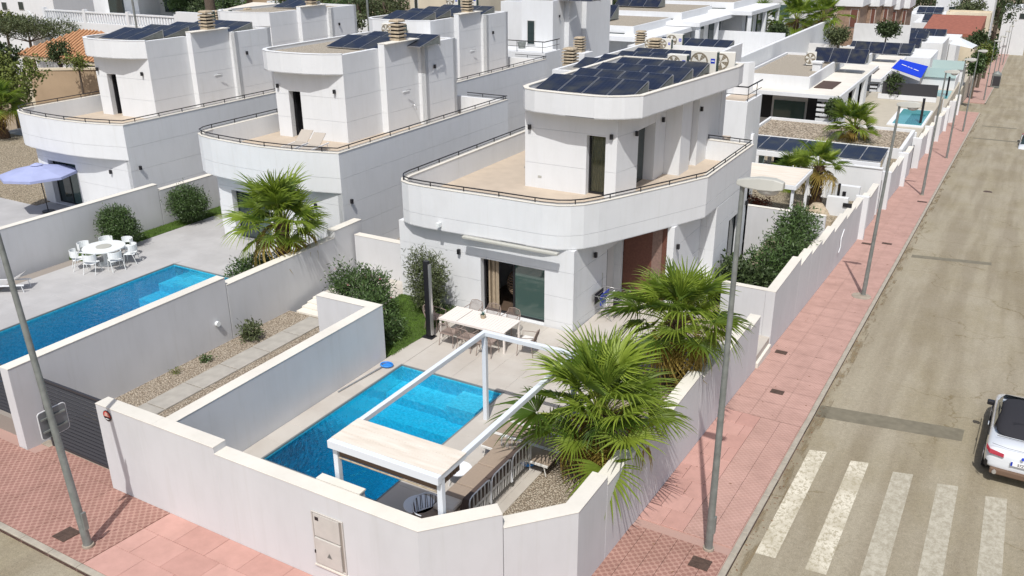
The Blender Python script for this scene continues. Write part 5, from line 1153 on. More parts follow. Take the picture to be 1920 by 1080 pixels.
# ================================================================== NEXT GARDENS ALONG THE STREET
ng = tag(MB().box(-18, WX-.36, 40.45, 49.6, -4, -.95).build('next_garden_ground', 'gravel_far', loc=(0, 0, 0)), kind='structure')
pq = thing('pergola', 'white flat-topped garden pergola beside the yellowing palm', 'pergola', (-10.4, 44, -.95))
MB().box(-12.3, -8.55, 42.3, 45.8, 1.40, 1.5).build('canopy', 'canopy', parent=pq)
for (x, y) in ((-12.25, 42.35), (-8.7, 42.35), (-12.25, 45.65), (-8.7, 45.65)): MB().box(x, x+.13, y, y+.13, -.95, 1.4).build('post', 'whitemetal', parent=pq)
for a in ((-12.31, -8.54, 42.22, 42.3), (-12.31, -8.54, 45.8, 45.88)): MB().box(*a, 1.3, 1.5).build('beam', 'whitemetal', parent=pq)
for a in ((-12.39, -12.31, 42.22, 45.88), (-8.54, -8.46, 42.22, 45.88)): MB().box(*a, 1.3, 1.5).build('beam', 'whitemetal', parent=pq)
bush('red-leaved shrub under the white garden pergola', -11.6, 44.8, -.95, [(0, 0, .5, .8, .5, .5), (.9, .3, .4, .5, .4, .4)], 1600, .14, .03, 'redleaf', 43)
arm = arm_chair('grey metal garden chair under the white garden pergola', (-11.2, 42.9, -.95), R(30), 'pair of grey chairs', 'galv', 'galv')
tag(MB().box(-7.6, -7.0, 44.6, 44.9, -.95, -.75).build('stone_bench', 'chimney'), 'low stone edging on the dry ground right of the pergola', 'edging')
mound = thing('boulder', 'rounded pale boulder beside the palm trunk', 'boulder', (-8.1, 46.4, -1)); b = MB(); rnd = random.Random(4)
rg = [[(-8.1+(.75-.25*k)*math.cos(R(a))*rnd.uniform(.9, 1.1), 46.4+(.6-.2*k)*math.sin(R(a))*rnd.uniform(.9, 1.1), -1+.3*k) for a in range(0, 360, 40)] for k in range(3)]
b.add([p_ for r_ in rg for p_ in r_], [(9*k+j, 9*k+(j+1) % 9, 9*k+9+(j+1) % 9, 9*k+9+j) for k in range(2) for j in range(9)]+[tuple(range(18, 27))], True); b.build('stone', 'chimney', parent=mound)
# entrance block with number
eb = thing('entrance_block', 'white entrance block carrying a large black house number and an intercom', 'entrance wall', (-7.5, 47, -2))
A = aty(1553, 392, 46.2); 
q0 = aty(1555, 345, 50.2); q1 = aty(1617, 352, 50.2)
MB().box(q0.x-.1, WX-.37, 50.2, 50.55, -4, q0.z).build('upper_wall', 'plaster', parent=eb)
r0 = aty(1551, 368, 46.4); r1 = aty(1600, 380, 46.4)
MB().box(r0.x, WX-.37, 46.4, 46.75, -3.5, r0.z).build('lower_wall', 'plaster', parent=eb)
c = aty(1573, 357, 50.17); text_mesh('1', 1.0, 'black', eb, (c.x, 50.17, c.z), (R(90), 0, 0), 'house_number', .02, True)
c = aty(1583, 363, 50.18); MB().box(c.x-.09, c.x+.09, 50.15, 50.2, c.z-.12, c.z+.12).build('intercom', 'black', parent=eb)
c = aty(1589, 385, 46.38); MB().box(c.x-.22, c.x+.22, 46.34, 46.4, c.z-.1, c.z+.1).build('letter_box', 'black', parent=eb)
bw = thing('garden_wall', 'broad white garden wall behind the yellowing palm', 'wall', (-9, 55, -2)); r0 = aty(1562, 305, 56.5); r1 = aty(1655, 320, 56.5)
MB().box(r0.x-1.5, r1.x, 56.5, 56.75, -5, (r0.z+r1.z)/2).build('wall_body', 'plaster', parent=bw); MB().box(r0.x-1.5, r1.x, 56.45, 56.8, (r0.z+r1.z)/2, (r0.z+r1.z)/2+.05).build('coping', 'plaster', parent=bw)
ng2 = tag(MB().box(-20, WX-.36, 49.7, 72, -6, -3.0).build('next_garden_ground', 'gravel_far', loc=(0, 0, 0)), kind='structure')
# solar canopy
cp = thing('solar_canopy', 'long white canopy roofed with dark solar panels beyond the palms', 'solar canopy', (-12, 62, -3.5)); c0 = atz(1385, 278, -1); c1 = atz(1655, 302, -1)
xs0, xs1, yf = -17.6, -6.9, 60.0
for k in range(8): inst('solar_panel', solmesh(1.30, 3.4), cp, (xs0+.67+k*1.335, yf, -1.05), rot=(R(3), 0, 0))
for y in (59.8, 63.5): MB().box(xs0, xs1, y, y+.2, -1.45, -1.12).build('beam', 'whitemetal', parent=cp)
for i in range(5): x = xs0+i*2.6; MB().box(x, x+.25, 59.82, 60.0, -3.5, -1.45).build('post', 'whitemetal', parent=cp); MB().box(x, x+.25, 63.5, 63.7, -3.5, -1.45).build('post', 'whitemetal', parent=cp)
for i in range(4): x = xs0+.4+i*2.6; MB().box(x, x+1.9, 63.75, 63.8, -3.3, -1.9).build('window', 'frost' if i % 2 == 0 else 'glass', parent=cp)
# rest of the street-side walls and piers, stepping down the hill
sw2 = thing('garden_wall', 'long run of white street walls and piers stepping downhill to the side street', 'wall', (WX, 90, -6)); y = 49.6; k = 0
while y < 126:
    L = 3.3 if k % 3 else 2.4; ye = min(y+L, 126); zt = gz(ye)+2.15
    if k % 6 == 2: 
        g_ = MB(); g_.box(WX-.25, WX-.2, y+.1, ye-.1, gz(ye), gz(ye)+1.9); g_.build('gate_leaf', 'anthracite', parent=sw2)
    else: MB().box(WX-.3, WX, y+.05, ye-.05, gz(ye)-1, zt).build('wall_body', 'wallplaster', parent=sw2); MB().box(WX-.33, WX+.03, y+.05, ye-.05, zt, zt+.04).build('coping', 'coping', parent=sw2)
    if k % 3 == 0: MB().box(WX-.4, WX+.28, y-.28, y+.04, gz(y)-1, gz(y)+2.45).build('pier', 'plaster', parent=sw2)
    y = ye; k += 1
sb = thing('gravel_roof_building', 'low flat-roofed white building covered with pale gravel beside the street wall', 'building', (-12, 72, -5)); 
MB().box(-18.5, -6.7, 69.8, 77.6, -6, -2.5).build('wall', 'plaster', parent=sb); MB().box(-18.3, -6.95, 70.0, 77.4, -2.5, -2.46).build('roof', 'roofgravel2', parent=sb)
for a in ((-18.5, -6.7, 69.8, 70.0), (-18.5, -6.7, 77.4, 77.6), (-18.5, -18.3, 70, 77.4), (-6.95, -6.7, 70, 77.4)): MB().box(*a, -2.5, -2.25).build('parapet', 'plaster', parent=sb)
M['terrace2'] = mat('pale_terrace', (.46, .42, .34), rough=.8, noise=.1, nscale=2)
# ================================================================== CAR
def loft(b, secs, close=True):
    n = len(secs[0]); o = len(b.v); vs = [p for s_ in secs for p in s_]
    fs = [(n*i+j, n*i+(j+1) % n, n*i+n+(j+1) % n, n*i+n+j) for i in range(len(secs)-1) for j in range(n)]
    fs += [tuple(range(n-1, -1, -1)), tuple(range(n*(len(secs)-1), n*len(secs)))]
    return b.add(vs, fs, True)
def bez(m_, v, lv=2):
    s = m_.modifiers.new('smooth', 'SUBSURF'); s.levels = lv; s.render_levels = lv; return m_
def car(label, x, y, rz=0, visible=True):
    t = thing('car', label, 'car', (0, 0, 0)); ORG[t.name] = Vector((0, 0, 0))
    def sec(yy, w_, zb, zs, zt, r=.5):    # body ring: half width, sill, shoulder height, top height
        h = w_
        return [(-h*.90, yy, zb), (-h, yy, zb+.12), (-h*1.0, yy, (zb+zs)*.5), (-h*.98, yy, zs-.06), (-h*.90, yy, zs+.01), (-h*.6, yy, zt-.01), (0, yy, zt), (h*.6, yy, zt-.01), (h*.90, yy, zs+.01), (h*.98, yy, zs-.06), (h, yy, (zb+zs)*.5), (h, yy, zb+.12), (h*.90, yy, zb)]
    S = [sec(.02, .70, .42, .74, .80), sec(.06, .84, .36, .80, .90), sec(.18, .90, .34, .88, 1.00), sec(.50, .925, .33, .93, 1.04), (sec(1.1, .93, .33, .93, 1.0)), sec(1.9, .905, .33, .90, .95), sec(2.9, .905, .33, .88, .93), sec(3.5, .92, .33, .86, .93), sec(4.1, .92, .33, .80, .86), sec(4.5, .88, .35, .70, .74), sec(4.70, .74, .40, .60, .62), sec(4.76, .55, .45, .56, .57)]
    body = bez(loft(MB(), S).build('body', 'carpaint', parent=t), 1)
    def cab(yy, w_, zb, zt, tw): return [(-w_, yy, zb), (-w_*.97, yy, (zb+zt)*.5), (-tw, yy, zt-.03), (-tw*.6, yy, zt), (0, yy, zt+.015), (tw*.6, yy, zt), (tw, yy, zt-.03), (w_*.97, yy, (zb+zt)*.5), (w_, yy, zb)]
    C_ = [cab(.74, .70, .98, 1.03, .64), cab(1.12, .79, .96, 1.24, .66), cab(1.6, .80, .94, 1.38, .67), cab(2.3, .80, .92, 1.40, .67), cab(2.85, .79, .92, 1.35, .65)]
    bez(loft(MB(), C_).build('soft_top', 'softtop', parent=t), 1)
    MB().add([(-.40, .93, 1.115), (.40, .93, 1.115), (.36, 1.22, 1.275), (-.36, 1.22, 1.275)], [(0, 1, 2, 3)]).build('rear_window', 'black', parent=t)
    ws = MB(); ws.add([(-.66, 2.86, 1.34), (.66, 2.86, 1.34), (.79, 3.5, .93), (-.79, 3.5, .93)], [(0, 1, 2, 3)]); ws.build('windscreen', 'glass', parent=t)
    for s in (-1, 1):
        MB().add([(s*.825, 1.35, .93), (s*.83, 3.35, .91), (s*.715, 2.85, 1.28), (s*.72, 1.70, 1.30)], [(0, 1, 2, 3)]).build('side_window', 'panelglass', parent=t)
        for yy in (.95, 3.75):
            MB().add([(s*.93, yy+.33*math.cos(R(a)), .33+.33*math.sin(R(a))) for a in range(0, 360, 18)]+[(s*.70, yy+.33*math.cos(R(a)), .33+.33*math.sin(R(a))) for a in range(0, 360, 18)], [tuple(range(20)), tuple(range(39, 19, -1))]+[(i, 20+i, 20+(i+1) % 20, (i+1) % 20) for i in range(20)]).build('wheel', 'tyre', parent=t)
            MB().disc((s*.93, yy, .33), (s, 0, 0), .22, 16, .012).build('rim', 'alu', parent=t)
        mm = MB(); mm.box(s*.93-.02 if s > 0 else -1.10, 1.10 if s > 0 else -.91, 2.82, 2.98, .93, 1.06); mm.build('wing_mirror', 'black', parent=t, bevel=.03)
        tl = MB(); tl.add([(s*.45, -.005, .77), (s*.80, .02, .80), (s*.895, .16, .86), (s*.90, .30, .93), (s*.80, .075, .90), (s*.45, .03, .85)], [(0, 1, 2, 3, 4, 5)] if s < 0 else [(5, 4, 3, 2, 1, 0)]); o_ = tl.build('taillight', 'taillight', parent=t); sol = o_.modifiers.new('s', 'SOLIDIFY'); sol.thickness = .05; sol.offset = 0
        dd = MB(); dd.disc((s*.60, -.05, .36), (0, -1, 0), .055, 14, .05); dd.build('exhaust', 'alu', parent=t)
        vv = MB(); vv.add([(s*.80, -.03, .60), (s*.88, .06, .62), (s*.885, .06, .45), (s*.80, -.03, .42)], [(0, 1, 2, 3)]); vv.build('air_vent', 'black', parent=t)
    b = MB()
    for s in (-1, 1): b.tube([(s*.905, .75, .965), (s*.905, 1.6, .945), (s*.90, 3.3, .925)], .012, 4); b.tube([(s*.915, 1.55, .94), (s*.935, 1.55, .60), (s*.93, 1.55, .40)], .006, 3); b.tube([(s*.915, 2.95, .92), (s*.935, 2.95, .60), (s*.93, 2.95, .40)], .006, 3)
    b.tube([(-.78, .20, 1.005), (-.40, .10, 1.0), (.40, .10, 1.0), (.78, .20, 1.005)], .006, 3); b.tube([(-.70, .62, 1.055), (0, .60, 1.06), (.70, .62, 1.055)], .008, 3)
    b.build('panel_gaps_and_trim', 'black', parent=t)
    for s in (-1, 1): MB().box(s*.955-.012, s*.955+.012, 1.75, 1.95, .80, .83).build('door_handle', 'carpaint', parent=t)
    MB().box(-.72, .72, -.055, .14, .28, .44).build('diffuser', 'brownfab', parent=t, bevel=.03)
    MB().box(-.62, .62, .32, .35, 1.025, 1.045).build('brake_light_strip', 'taillight', parent=t) if 0 else None
    pl = MB().box(-.26, .26, -.035, -.015, .62, .73).build('number_plate', 'white', parent=t); MB().box(-.26, -.215, -.04, -.034, .62, .73).build('plate_band', 'bluebadge', parent=t)
    text_mesh('57Z', .10, 'black', t, (-.02, -.042, .672), (R(90), 0, 0), 'plate_lettering', .001)
    MB().disc((0, -.02, .86), (0, -1, .3), .04, 16, .012).build('emblem', 'bluebadge', parent=t)
    t.location = (x, y, gz(y)-.12); t.rotation_euler = (math.atan(-.078), 0, rz); t.scale = (1.0, 1.1, 1.07); return t
car('white convertible with black soft top parked nose away beyond the zebra crossing', 1.92, 24.05, R(-1.5))
car('pale distant car half cut by the right picture edge on the road', 2.0, 100.5, R(178))

# ================================================================== STREET-SIDE BUNGALOWS
def bungalow(label):
    B = thing('bungalow', label, 'house', (-18, 88, -3.4)); x0, x1, ya, yb, z0 = -24.0, -13.1, 79.0, 99.5, -3.3
    MB().box(x0, x1, ya, yb, -.62, -.3).build('eave_slab', 'plaster', parent=B); MB().box(x0+.3, x1-.15, ya+.15, yb-.2, -.3, -.27).build('eave_top', 'coping', parent=B)
    MB().box(-22.2, -16.2, ya+2.2, yb-2, -.27, .55).build('roof_block', 'plaster', parent=B); MB().box(-22.0, -16.4, ya+2.4, yb-2.2, .55, .58).build('roof_gravel', 'roofgravel', parent=B)
    for a in ((-22.2, -16.2, ya+2.2, ya+2.4), (-22.2, -16.2, yb-2.2, yb-2), (-22.2, -22.0, ya+2.4, yb-2.2), (-16.4, -16.2, ya+2.4, yb-2.2)): MB().box(*a, .55, .8).build('parapet', 'plaster', parent=B)
    MB().box(-16.0, -14.4, ya+3.2, ya+7.4, -.269, -.2).build('skylight', 'iron', parent=B); MB().box(-17.2, -16.45, ya+7.5, ya+8.3, .58, 1.3).build('chimney_stack', 'plaster', parent=B); MB().box(-17.3, -16.35, ya+7.4, ya+8.4, 1.3, 1.45).build('chimney_cap', 'plaster', parent=B)
    MB().box(x0, -14.0, ya+3.4, yb, z0-3, -.62).build('wall', 'dimplaster', parent=B); MB().box(-24, -19.6, ya+3.36, ya+3.39, z0, -1.1).build('porch_shade_sheet', 'dark', parent=B); MB().box(-19.4, -16.6, ya+3.3, ya+3.37, z0, -1.6).build('panel_door', 'panelglass', parent=B)  # near-black sheet paints the shade inside the porch
    MB().box(-16.4, -15.2, ya+3.34, ya+3.39, z0, -.9).build('entrance_door', 'black', parent=B)
    for k in range(6): MB().box(-15.0, -13.45, ya+.3, ya+.42, z0+.3+k*.42, z0+.52+k*.42).build('screen_slat', 'plaster', parent=B)
    for (a, c) in ((ya+.0, ya+4), (ya+7.5, ya+9.5), (ya+12.5, ya+14.5)): MB().box(-13.4, x1+.003, a+.4, c, z0-2, -.62).build('side_pier', 'plaster', parent=B)
    for (a, c) in ((ya+4, ya+7.5), (ya+9.5, ya+12.5), (ya+14.5, yb-.5)): MB().box(-13.7, -13.6, a, c, z0, -.62).build('side_window', 'glass', parent=B)
    return B
B1 = bungalow('first flat-roofed white bungalow with brown skylight, left of the nearest small pool')
bl = ['second flat-roofed white bungalow beside the blue sail awning', 'third white bungalow, behind the blue sail awning', 'fourth white bungalow in the row, near the red roof', 'fifth white bungalow at the end of the row']
for i, l_ in enumerate(bl): d = 24*(i+1); dup(B1, (0, d, gz(88+d)-gz(88)), label=l_)
for i, l_ in enumerate(('three upright dark solar panels on the first bungalow', 'three upright dark solar panels on the second bungalow', 'solar panels on the third bungalow', 'solar panels on the fourth bungalow')):
    d = 24*i; dz = gz(88+d)-gz(88); solar_array(l_, [(-17.6-.9, 92.0+d, .75+dz, 3)], w_=1.7, d_=2.2, tilt=32)
ac_unit(-18.1, 90.0, .6, 'white unit beside the chimney of the first bungalow', .9, 1.3, badge=False, rz=.4)
def small_pool(label, x0, x1, y0, y1, z, deep=True):
    t = thing('small_pool', label, 'pool', ((x0+x1)/2, (y0+y1)/2, z-1))
    MB().box(x0-.4, x1+.2, y0-.5, y1+.3, z-6, z).build('pool_surround', 'plaster', parent=t)
    MB().box(x0, x1, y0, y1, z+.001, z+.02).build('pool_floor', 'pooltile2', parent=t); MB().box(x0+1.0, x1-.2, y0+.2, y1-2.2, z+.021, z+.03).build('deep_end', 'pooldeep', parent=t)
M['pooltile2'] = mat('turquoise_water', (.10, .36, .38), rough=.08, noise=.15, nscale=2); M['pooldeep'] = mat('deep_turquoise_water', (.02, .20, .22), rough=.08, noise=.2, nscale=2)
tag(MB().box(-13.1, WX-.36, 77.7, 99.4, -9, -3.32).build('bungalow_terrace', 'terrace2', loc=(0, 0, 0)), kind='structure') if 0 else None
for i in range(5): d = 24*i; dz = gz(88+d)-gz(88); tag(MB().box(-13.7, WX-.36, 77.7+d, 101.6+d, -10+dz, -3.32+dz).build('bungalow_terrace', 'terrace2', loc=(0, 0, 0)), kind='structure')
small_pool('nearest small turquoise pool by the street wall', -9.3, -6.9, 84.5, 92, -3.2); small_pool('second small blue pool beyond the black fence', -9.7, -6.9, 112, 118, -5.2); small_pool('green pool beside the palms at the side street', -9.3, -6.9, 140, 147, -7.2)
for (y, z, lab) in ((97.5, -3.3, 'black fence panel before the second small pool'), (122, -5.2, 'black fence panel before the green pool')):
    t = thing('fence_panel', lab, 'fence', (-9, y, z), 'black garden fences by the small pools'); MB().box(-12.5, -7, y, y+.25, z, z+.5).build('plinth', 'plaster', parent=t); MB().box(-12.2, -7, y+.08, y+.16, z+.5, z+1.7).build('panel', 'anthracite', parent=t)
tag(MB().box(-7.2, -7.0, 85.5, 85.7, -3.2, -1.0).build('shower_post', 'black'), 'thin black shower post at the nearest small pool', 'post')
tag(MB().box(-7.3, -7.1, 114, 114.2, -5.2, -3.0).build('shower_post', 'black'), 'thin black shower post at the second small pool', 'post')
for (y, ya) in ((77.5, 0), (101.7, 0), (125.7, 0)): 
    w_ = MB().box(-13, WX-.3, y, y+.25, gz(y)-2, gz(y)+3.4 if y > 80 else -2.45); tag(w_.build('garden_wall', 'plaster'), {77.5: 'white wall closing the terrace of the nearest small pool', 101.7: 'white wall behind the nearest small pool terrace', 125.7: 'white wall at the corner of the side street'}[y], 'wall')
for (y, lab, z) in ((118.5, 'frosted glass balustrade along the roof terrace left of the green pool', -3.8), (131, 'far frosted glass balustrade behind the lamp posts', -4.4)):
    t = thing('glass_balustrade', lab, 'balustrade', (-10, y, z), 'frosted glass balustrades'); MB().box(-14, -6.8, y, y+.05, z, z+1.1).build('pane', 'frost', parent=t); MB().box(-14, -6.8, y+.2, y+6, -12, z-.02).build('roof_terrace', 'plaster', parent=t)
# blue sail with its lettering
bs = thing('sail_awning', 'bright blue rectangular sail awning with a line of white lettering', 'awning', (-11.5, 112, -3)); A = atz(1672, 127, -2.0); B_ = atz(1727, 146, -2.6); C2 = atz(1740, 124, -2.6); D = atz(1688, 111, -2.0)
b = MB(); vs = [A, B_, C2, D]; b.add([tuple(v) for v in vs]+[tuple(v-Vector((0, 0, .06))) for v in vs], [(0, 1, 2, 3), (7, 6, 5, 4), (0, 4, 5, 1), (1, 5, 6, 2), (2, 6, 7, 3), (3, 7, 4, 0)]); b.build('sail', 'blue', parent=bs)
u = (B_-A); v = (D-A); o = A+v*.55+u*.18
for k, (f0, f1) in enumerate(((0, .22), (.26, .34), (.38, .46), (.52, .72))): p0 = o+u*(f0*.85)-v*(f0*.12); p1 = o+u*(f1*.85)-v*(f1*.12); MB().add([tuple(p0+Vector((0, 0, .02))), tuple(p1+Vector((0, 0, .02))), tuple(p1+v*.05+Vector((0, 0, .02))), tuple(p0+v*.05+Vector((0, 0, .02)))], [(0, 1, 2, 3)]).build('lettering_stroke', 'white', parent=bs)
b = MB(); b.add([tuple(A-Vector((0, 0, .06))), tuple(B_-Vector((0, 0, .06))), tuple(B_-Vector((0, 0, .4))), tuple(A-Vector((0, 0, .3)))], [(0, 1, 2, 3)]); b.build('valance', 'white', parent=bs)
for P_ in (A, B_, C2, D): MB().tube([(P_.x, P_.y, gz(P_.y)+.5), tuple(P_)], .06, 5).build('post', 'alu', parent=bs)
ws = thing('sail_awning', 'pale white triangular sail awning in front of the red roof', 'awning', (-10, 160, -5)); A = aty(1795, 68, 150); B_ = aty(1780, 82, 146); C2 = aty(1833, 85, 150); D = aty(1822, 91, 142)
MB().add([tuple(A), tuple(B_), tuple(D), tuple(C2)], [(0, 1, 2, 3)]).build('sail', 'whiteplastic', parent=ws)
for P_ in (B_, C2): MB().tube([(P_.x, P_.y, gz(P_.y)), tuple(P_)], .08, 5).build('post', 'alu', parent=ws)
# ---- generic far houses placed by survey of their front face
def blk(label, tl, tr, bot, Y, dep, mt='plaster', name='house', cat='house', wins=(), roof=None, cap=None, parapet=True, ground=-8, doors='glass', group=None):
    a = aty(*tl, Y); c = aty(*tr, Y); zb = aty(tl[0], bot, Y).z; zt = (a.z+c.z)/2; x0, x1 = a.x, c.x
    t = thing(name, label, cat, ((x0+x1)/2, Y+dep/2, zb), group)
    MB().box(x0, x1, Y, Y+dep, min(zb, zb+ground if ground < 0 else zb), zt).build('wall', mt, parent=t)
    if parapet:
        for q in ((x0, x1, Y+.001, Y+.3), (x0, x1, Y+dep-.3, Y+dep-.001), (x0+.001, x0+.3, Y+.3, Y+dep-.3), (x1-.3, x1-.001, Y+.3, Y+dep-.3)): MB().box(*q, zt, zt+.35).build('parapet', mt, parent=t)
        if roof: MB().box(x0+.31, x1-.31, Y+.31, Y+dep-.31, zt, zt+.06).build('roof', roof, parent=t)
    W = x1-x0; Hh = zt-zb
    for (u0, u1, v0, v1) in wins:
        f = MB().box(x0+W*u0-.06, x0+W*u1+.06, Y-.06, Y-.003, zb+Hh*v0-.06, zb+Hh*v1+.06).build('window', 'dimplaster', parent=t); MB().box(x0+W*u0, x0+W*u1, Y-.09, Y-.061, zb+Hh*v0, zb+Hh*v1).build('pane', doors, parent=f)
    return t, x0, x1, zb, zt
# villa rows behind the corner villa
t, x0, x1, zb, zt = blk('tall white block with one narrow window above the roof vents', (978, 8), (1037, 12), 94, 62, 9, wins=((.21, .42, .16, .66),), cat='house', roof='roofgravel')
MB().box(x1, x1+.4, 64, 66.2, zb-4, zt+.3).build('fin', 'plaster', parent=t); MB().box(x1, x1+.8, 66.3, 71, zb-4, zt+.3).build('fin', 'plaster', parent=t); box_lamp(t, x1, 65-2, zb+2.6, 1, 0)
q = MB(); q.box(x0-3.5, x1+.7, 59.4, 62, zb-6, zb+.25); q.build('terrace', 'plaster', parent=t); railing(t, [(x0-3.5, 59.4), (x1+.7, 59.4), (x1+.7, 61.9)], zb+.25, (.4, .8), 2.2, .03)
a = aty(983, 70, 61.6); tag(MB().cyl(a.x, 61.2, .25, zb+.25, zb+.75, 12, .35).build('planter', 'galv'), 'small dark planter beside the narrow window', 'planter')
solar_array('solar panels on the tall white block', [(x0+.5, 63, zt+.35, 5)], w_=1.0, d_=1.7)
t, x0, x1, zb, zt = blk('white block between the tall fins and the narrow-windowed block', (939, 14), (978, 8), 94, 66, 8)
# roof of the villa directly behind the corner villa
vb = thing('villa_roof', 'white villa behind the corner villa with blue-black panels and two small vents', 'villa', (-19, 60, -2)); r0 = atz(1030, 122, 5.9); r1 = atz(1375, 96, 5.9)
MB().box(-21.3, -15.6, 41.3, 54, -3, 6.0).build('wall', 'plaster', parent=vb); MB().box(-21.1, -15.8, 41.5, 53.8, 6.001, 6.04).build('roof_deck', 'terrace2', parent=vb)
for q in ((-21.3, -15.6, 41.3, 41.5), (-21.3, -15.6, 53.8, 54), (-21.3, -21.1, 41.51, 53.79), (-15.8, -15.6, 41.51, 53.79)): MB().box(*q, 6.001, 6.3).build('parapet', 'plaster', parent=vb)
MB().box(-22.5, -16.9, 57.5, 61, -3, 5.4).build('rear_block', 'plaster', parent=vb); MB().box(-17.1, -16.9, 57.51, 60.99, 5.401, 5.8).build('parapet', 'plaster', parent=vb)
solar_array('blue-black solar panels behind the corner villa roof', [(-20.7, 42.4, 6.3, 4), (-20.3, 44.1, 6.3, 4), (-20.0, 45.8, 6.3, 4), (-19.7, 47.5, 6.3, 4)], w_=.97, d_=1.6)
for px, py, lab in ((1086.5, 97, 'small striped vent left of the panels behind the corner villa'), (1201, 84, 'small striped vent right of the panels behind the corner villa')): p = atz(px, py, 5.4); t_ = chimney(p.x, p.y, 5.4, lab, .66); MB().box(p.x-.7, p.x+.7, p.y-.7, p.y+.7, -3, 5.395).build('stack_base', 'plaster', parent=t_)
for px, py, s_, lab in ((1222, 92, 1.0, 'left air conditioner of the rear villa roof'), (1247, 92, 1.0, 'middle air conditioner of the rear villa roof'), (1265, 88, 1.25, 'right taller air conditioner of the rear villa roof')): p = atz(px, py+2, 6.04); ac_unit(p.x, p.y, 6.04, lab, .85*s_, .7*s_)
solar_array('last row of panels behind the air conditioners', [(-22.3, 58.2, 5.6, 5)], w_=1.02, d_=1.9, tilt=14)
# white terrace tower at the right end of the corner villa
tb = thing('terrace_tower', 'small white terrace block with black railing beyond the right end of the corner villa', 'terrace block', (-12, 47, -2)); 
A = aty(1355, 190, 45); Bq = aty(1402, 192, 45)
MB().box(A.x-.3, Bq.x, 45, 47.8, -4, Bq.z).build('wall', 'plaster', parent=tb); MB().box(A.x-.1, Bq.x-.2, 45.2, 47.6, Bq.z, Bq.z+.02).build('terrace_floor', 'terrace', parent=tb); railing(tb, [(A.x-.3, 45), (Bq.x, 45), (Bq.x, 47.8)], Bq.z, (.35, .75), 1.6, .03)
pts = [(Bq.x-1.3+1.0*math.sin(R(a)), 46.8+1.2-1.2*math.cos(R(a))) for a in range(-60, 61, 20)]; MB().ribbon(pts, Bq.z, Bq.z+1.7, .25).build('curved_wall', 'plaster', parent=tb)
tag(MB().box(Bq.x, Bq.x+.12, 46.3, 46.6, Bq.z-2.6, Bq.z-1.9).build('wall_fitting', 'whitemetal'), 'small white fitting on the shaded side of the white terrace block', 'wall fitting')
# long white courtyard walls
cw = thing('courtyard_wall', 'big white courtyard wall running diagonally behind the first bungalow roof', 'wall', (-28, 95, -1))
a = atz(1384, 152, 1.2); MB().box(-24.6, -24.2, 70, 132, -8, 1.3).build('wall_body', 'plaster', parent=cw); MB().box(-46, -24.2, 131, 131.5, -10, 1.2).build('wall_body', 'plaster', parent=cw)
MB().box(-46, -24.7, 70, 131, -6, -2.2).build('courtyard_floor', 'plaster', parent=cw)
t = thing('yucca', 'small spiky yucca in the white courtyard', 'plant', (-33, 100, -2.2), None); p = atz(1405, 88, -2.2); t.location = p; ORG[t.name] = p.copy(); b = MB(); rnd = random.Random(8)
for i in range(40): a = rnd.uniform(0, 6.28); e = rnd.uniform(.1, 1.4); d = Vector((math.cos(a)*math.cos(e), math.sin(a)*math.cos(e), math.sin(e))); s_ = d.cross(Vector((0, 0, 1))).normalized()*.06; c = p+Vector((0, 0, .5)); b.add([c-s_, c+s_, c+d*1.3], [(0, 1, 2)])
b.build('leaves', 'leafdark', parent=t); MB().cyl(p.x, p.y, .12, p.z, p.z+.55, 8).build('stem', 'bark', parent=t)
# row of flat eaves with solar racks, upper middle
def rowhouse(label, Y, px, tlab):
    x1 = aty(*px, Y).x; z = aty(*px, Y).z; W = 15
    t = thing('flat_roof_house', label, 'house', (x1-W/2, Y+6, z-3.4)); MB().box(x1-W, x1, Y, Y+14, z-.45, z).build('eave_slab', 'plaster', parent=t)
    MB().box(x1-W, x1-1.5, Y+1.5, Y+14, z-8, z-.45).build('wall', 'dimplaster', parent=t); MB().box(x1-W+1, x1-3, Y+2.5, Y+13.5, z, z+.8).build('roof_block', 'plaster', parent=t); MB().box(x1-W+1.2, x1-3.2, Y+2.7, Y+13.3, z+.8, z+.84).build('roof_gravel', 'roofgravel', parent=t)
    MB().box(x1-6.5, x1-4, Y+2.3, Y+2.49, z, z+.1).build('skylight', 'glass', parent=t); MB().box(x1-1.49, x1-1.4, Y+3, Y+6, z-3.2, z-.5).build('window', 'glass', parent=t); MB().box(x1-1.49, x1-1.4, Y+8, Y+12.5, z-3.2, z-.5).build('window', 'glass', parent=t)
    for yy in (Y+.2, Y+7, Y+13.6): MB().box(x1-.5, x1-.05, yy, yy+.35, z-5, z-.45).build('column', 'plaster', parent=t)
    MB().box(x1-W, x1+4.5, Y-1.2, Y-1.0, z-6, z-2.2).build('garden_wall', 'plaster', parent=t)
    solar_array(tlab, [(x1-W+2, Y+6, z+1.0, 3)], w_=1.9, d_=2.8, tilt=30); ac_unit(x1-W+1.6, Y+5.2, z+.85, 'air conditioner by the '+tlab, 1.1, 1.2, badge=False); return t
rowhouse('nearest flat-eaved white house of the upper row with three tilted panels', 86, (1222, 72), 'three tilted panels nearest in the upper row')
rowhouse('middle flat-eaved white house of the upper row', 98, (1312, 43), 'three tilted panels in the middle of the upper row')
rowhouse('farthest flat-eaved white house of the upper row', 110, (1410, 22), 'tilted panels at the top centre edge')
tag(MB().box(-46, -30, 78, 78.3, -6, aty(1100, 130, 78).z-3).build('garden_wall', 'plaster'), 'white wall behind the small striped vents', 'wall') if 0 else None
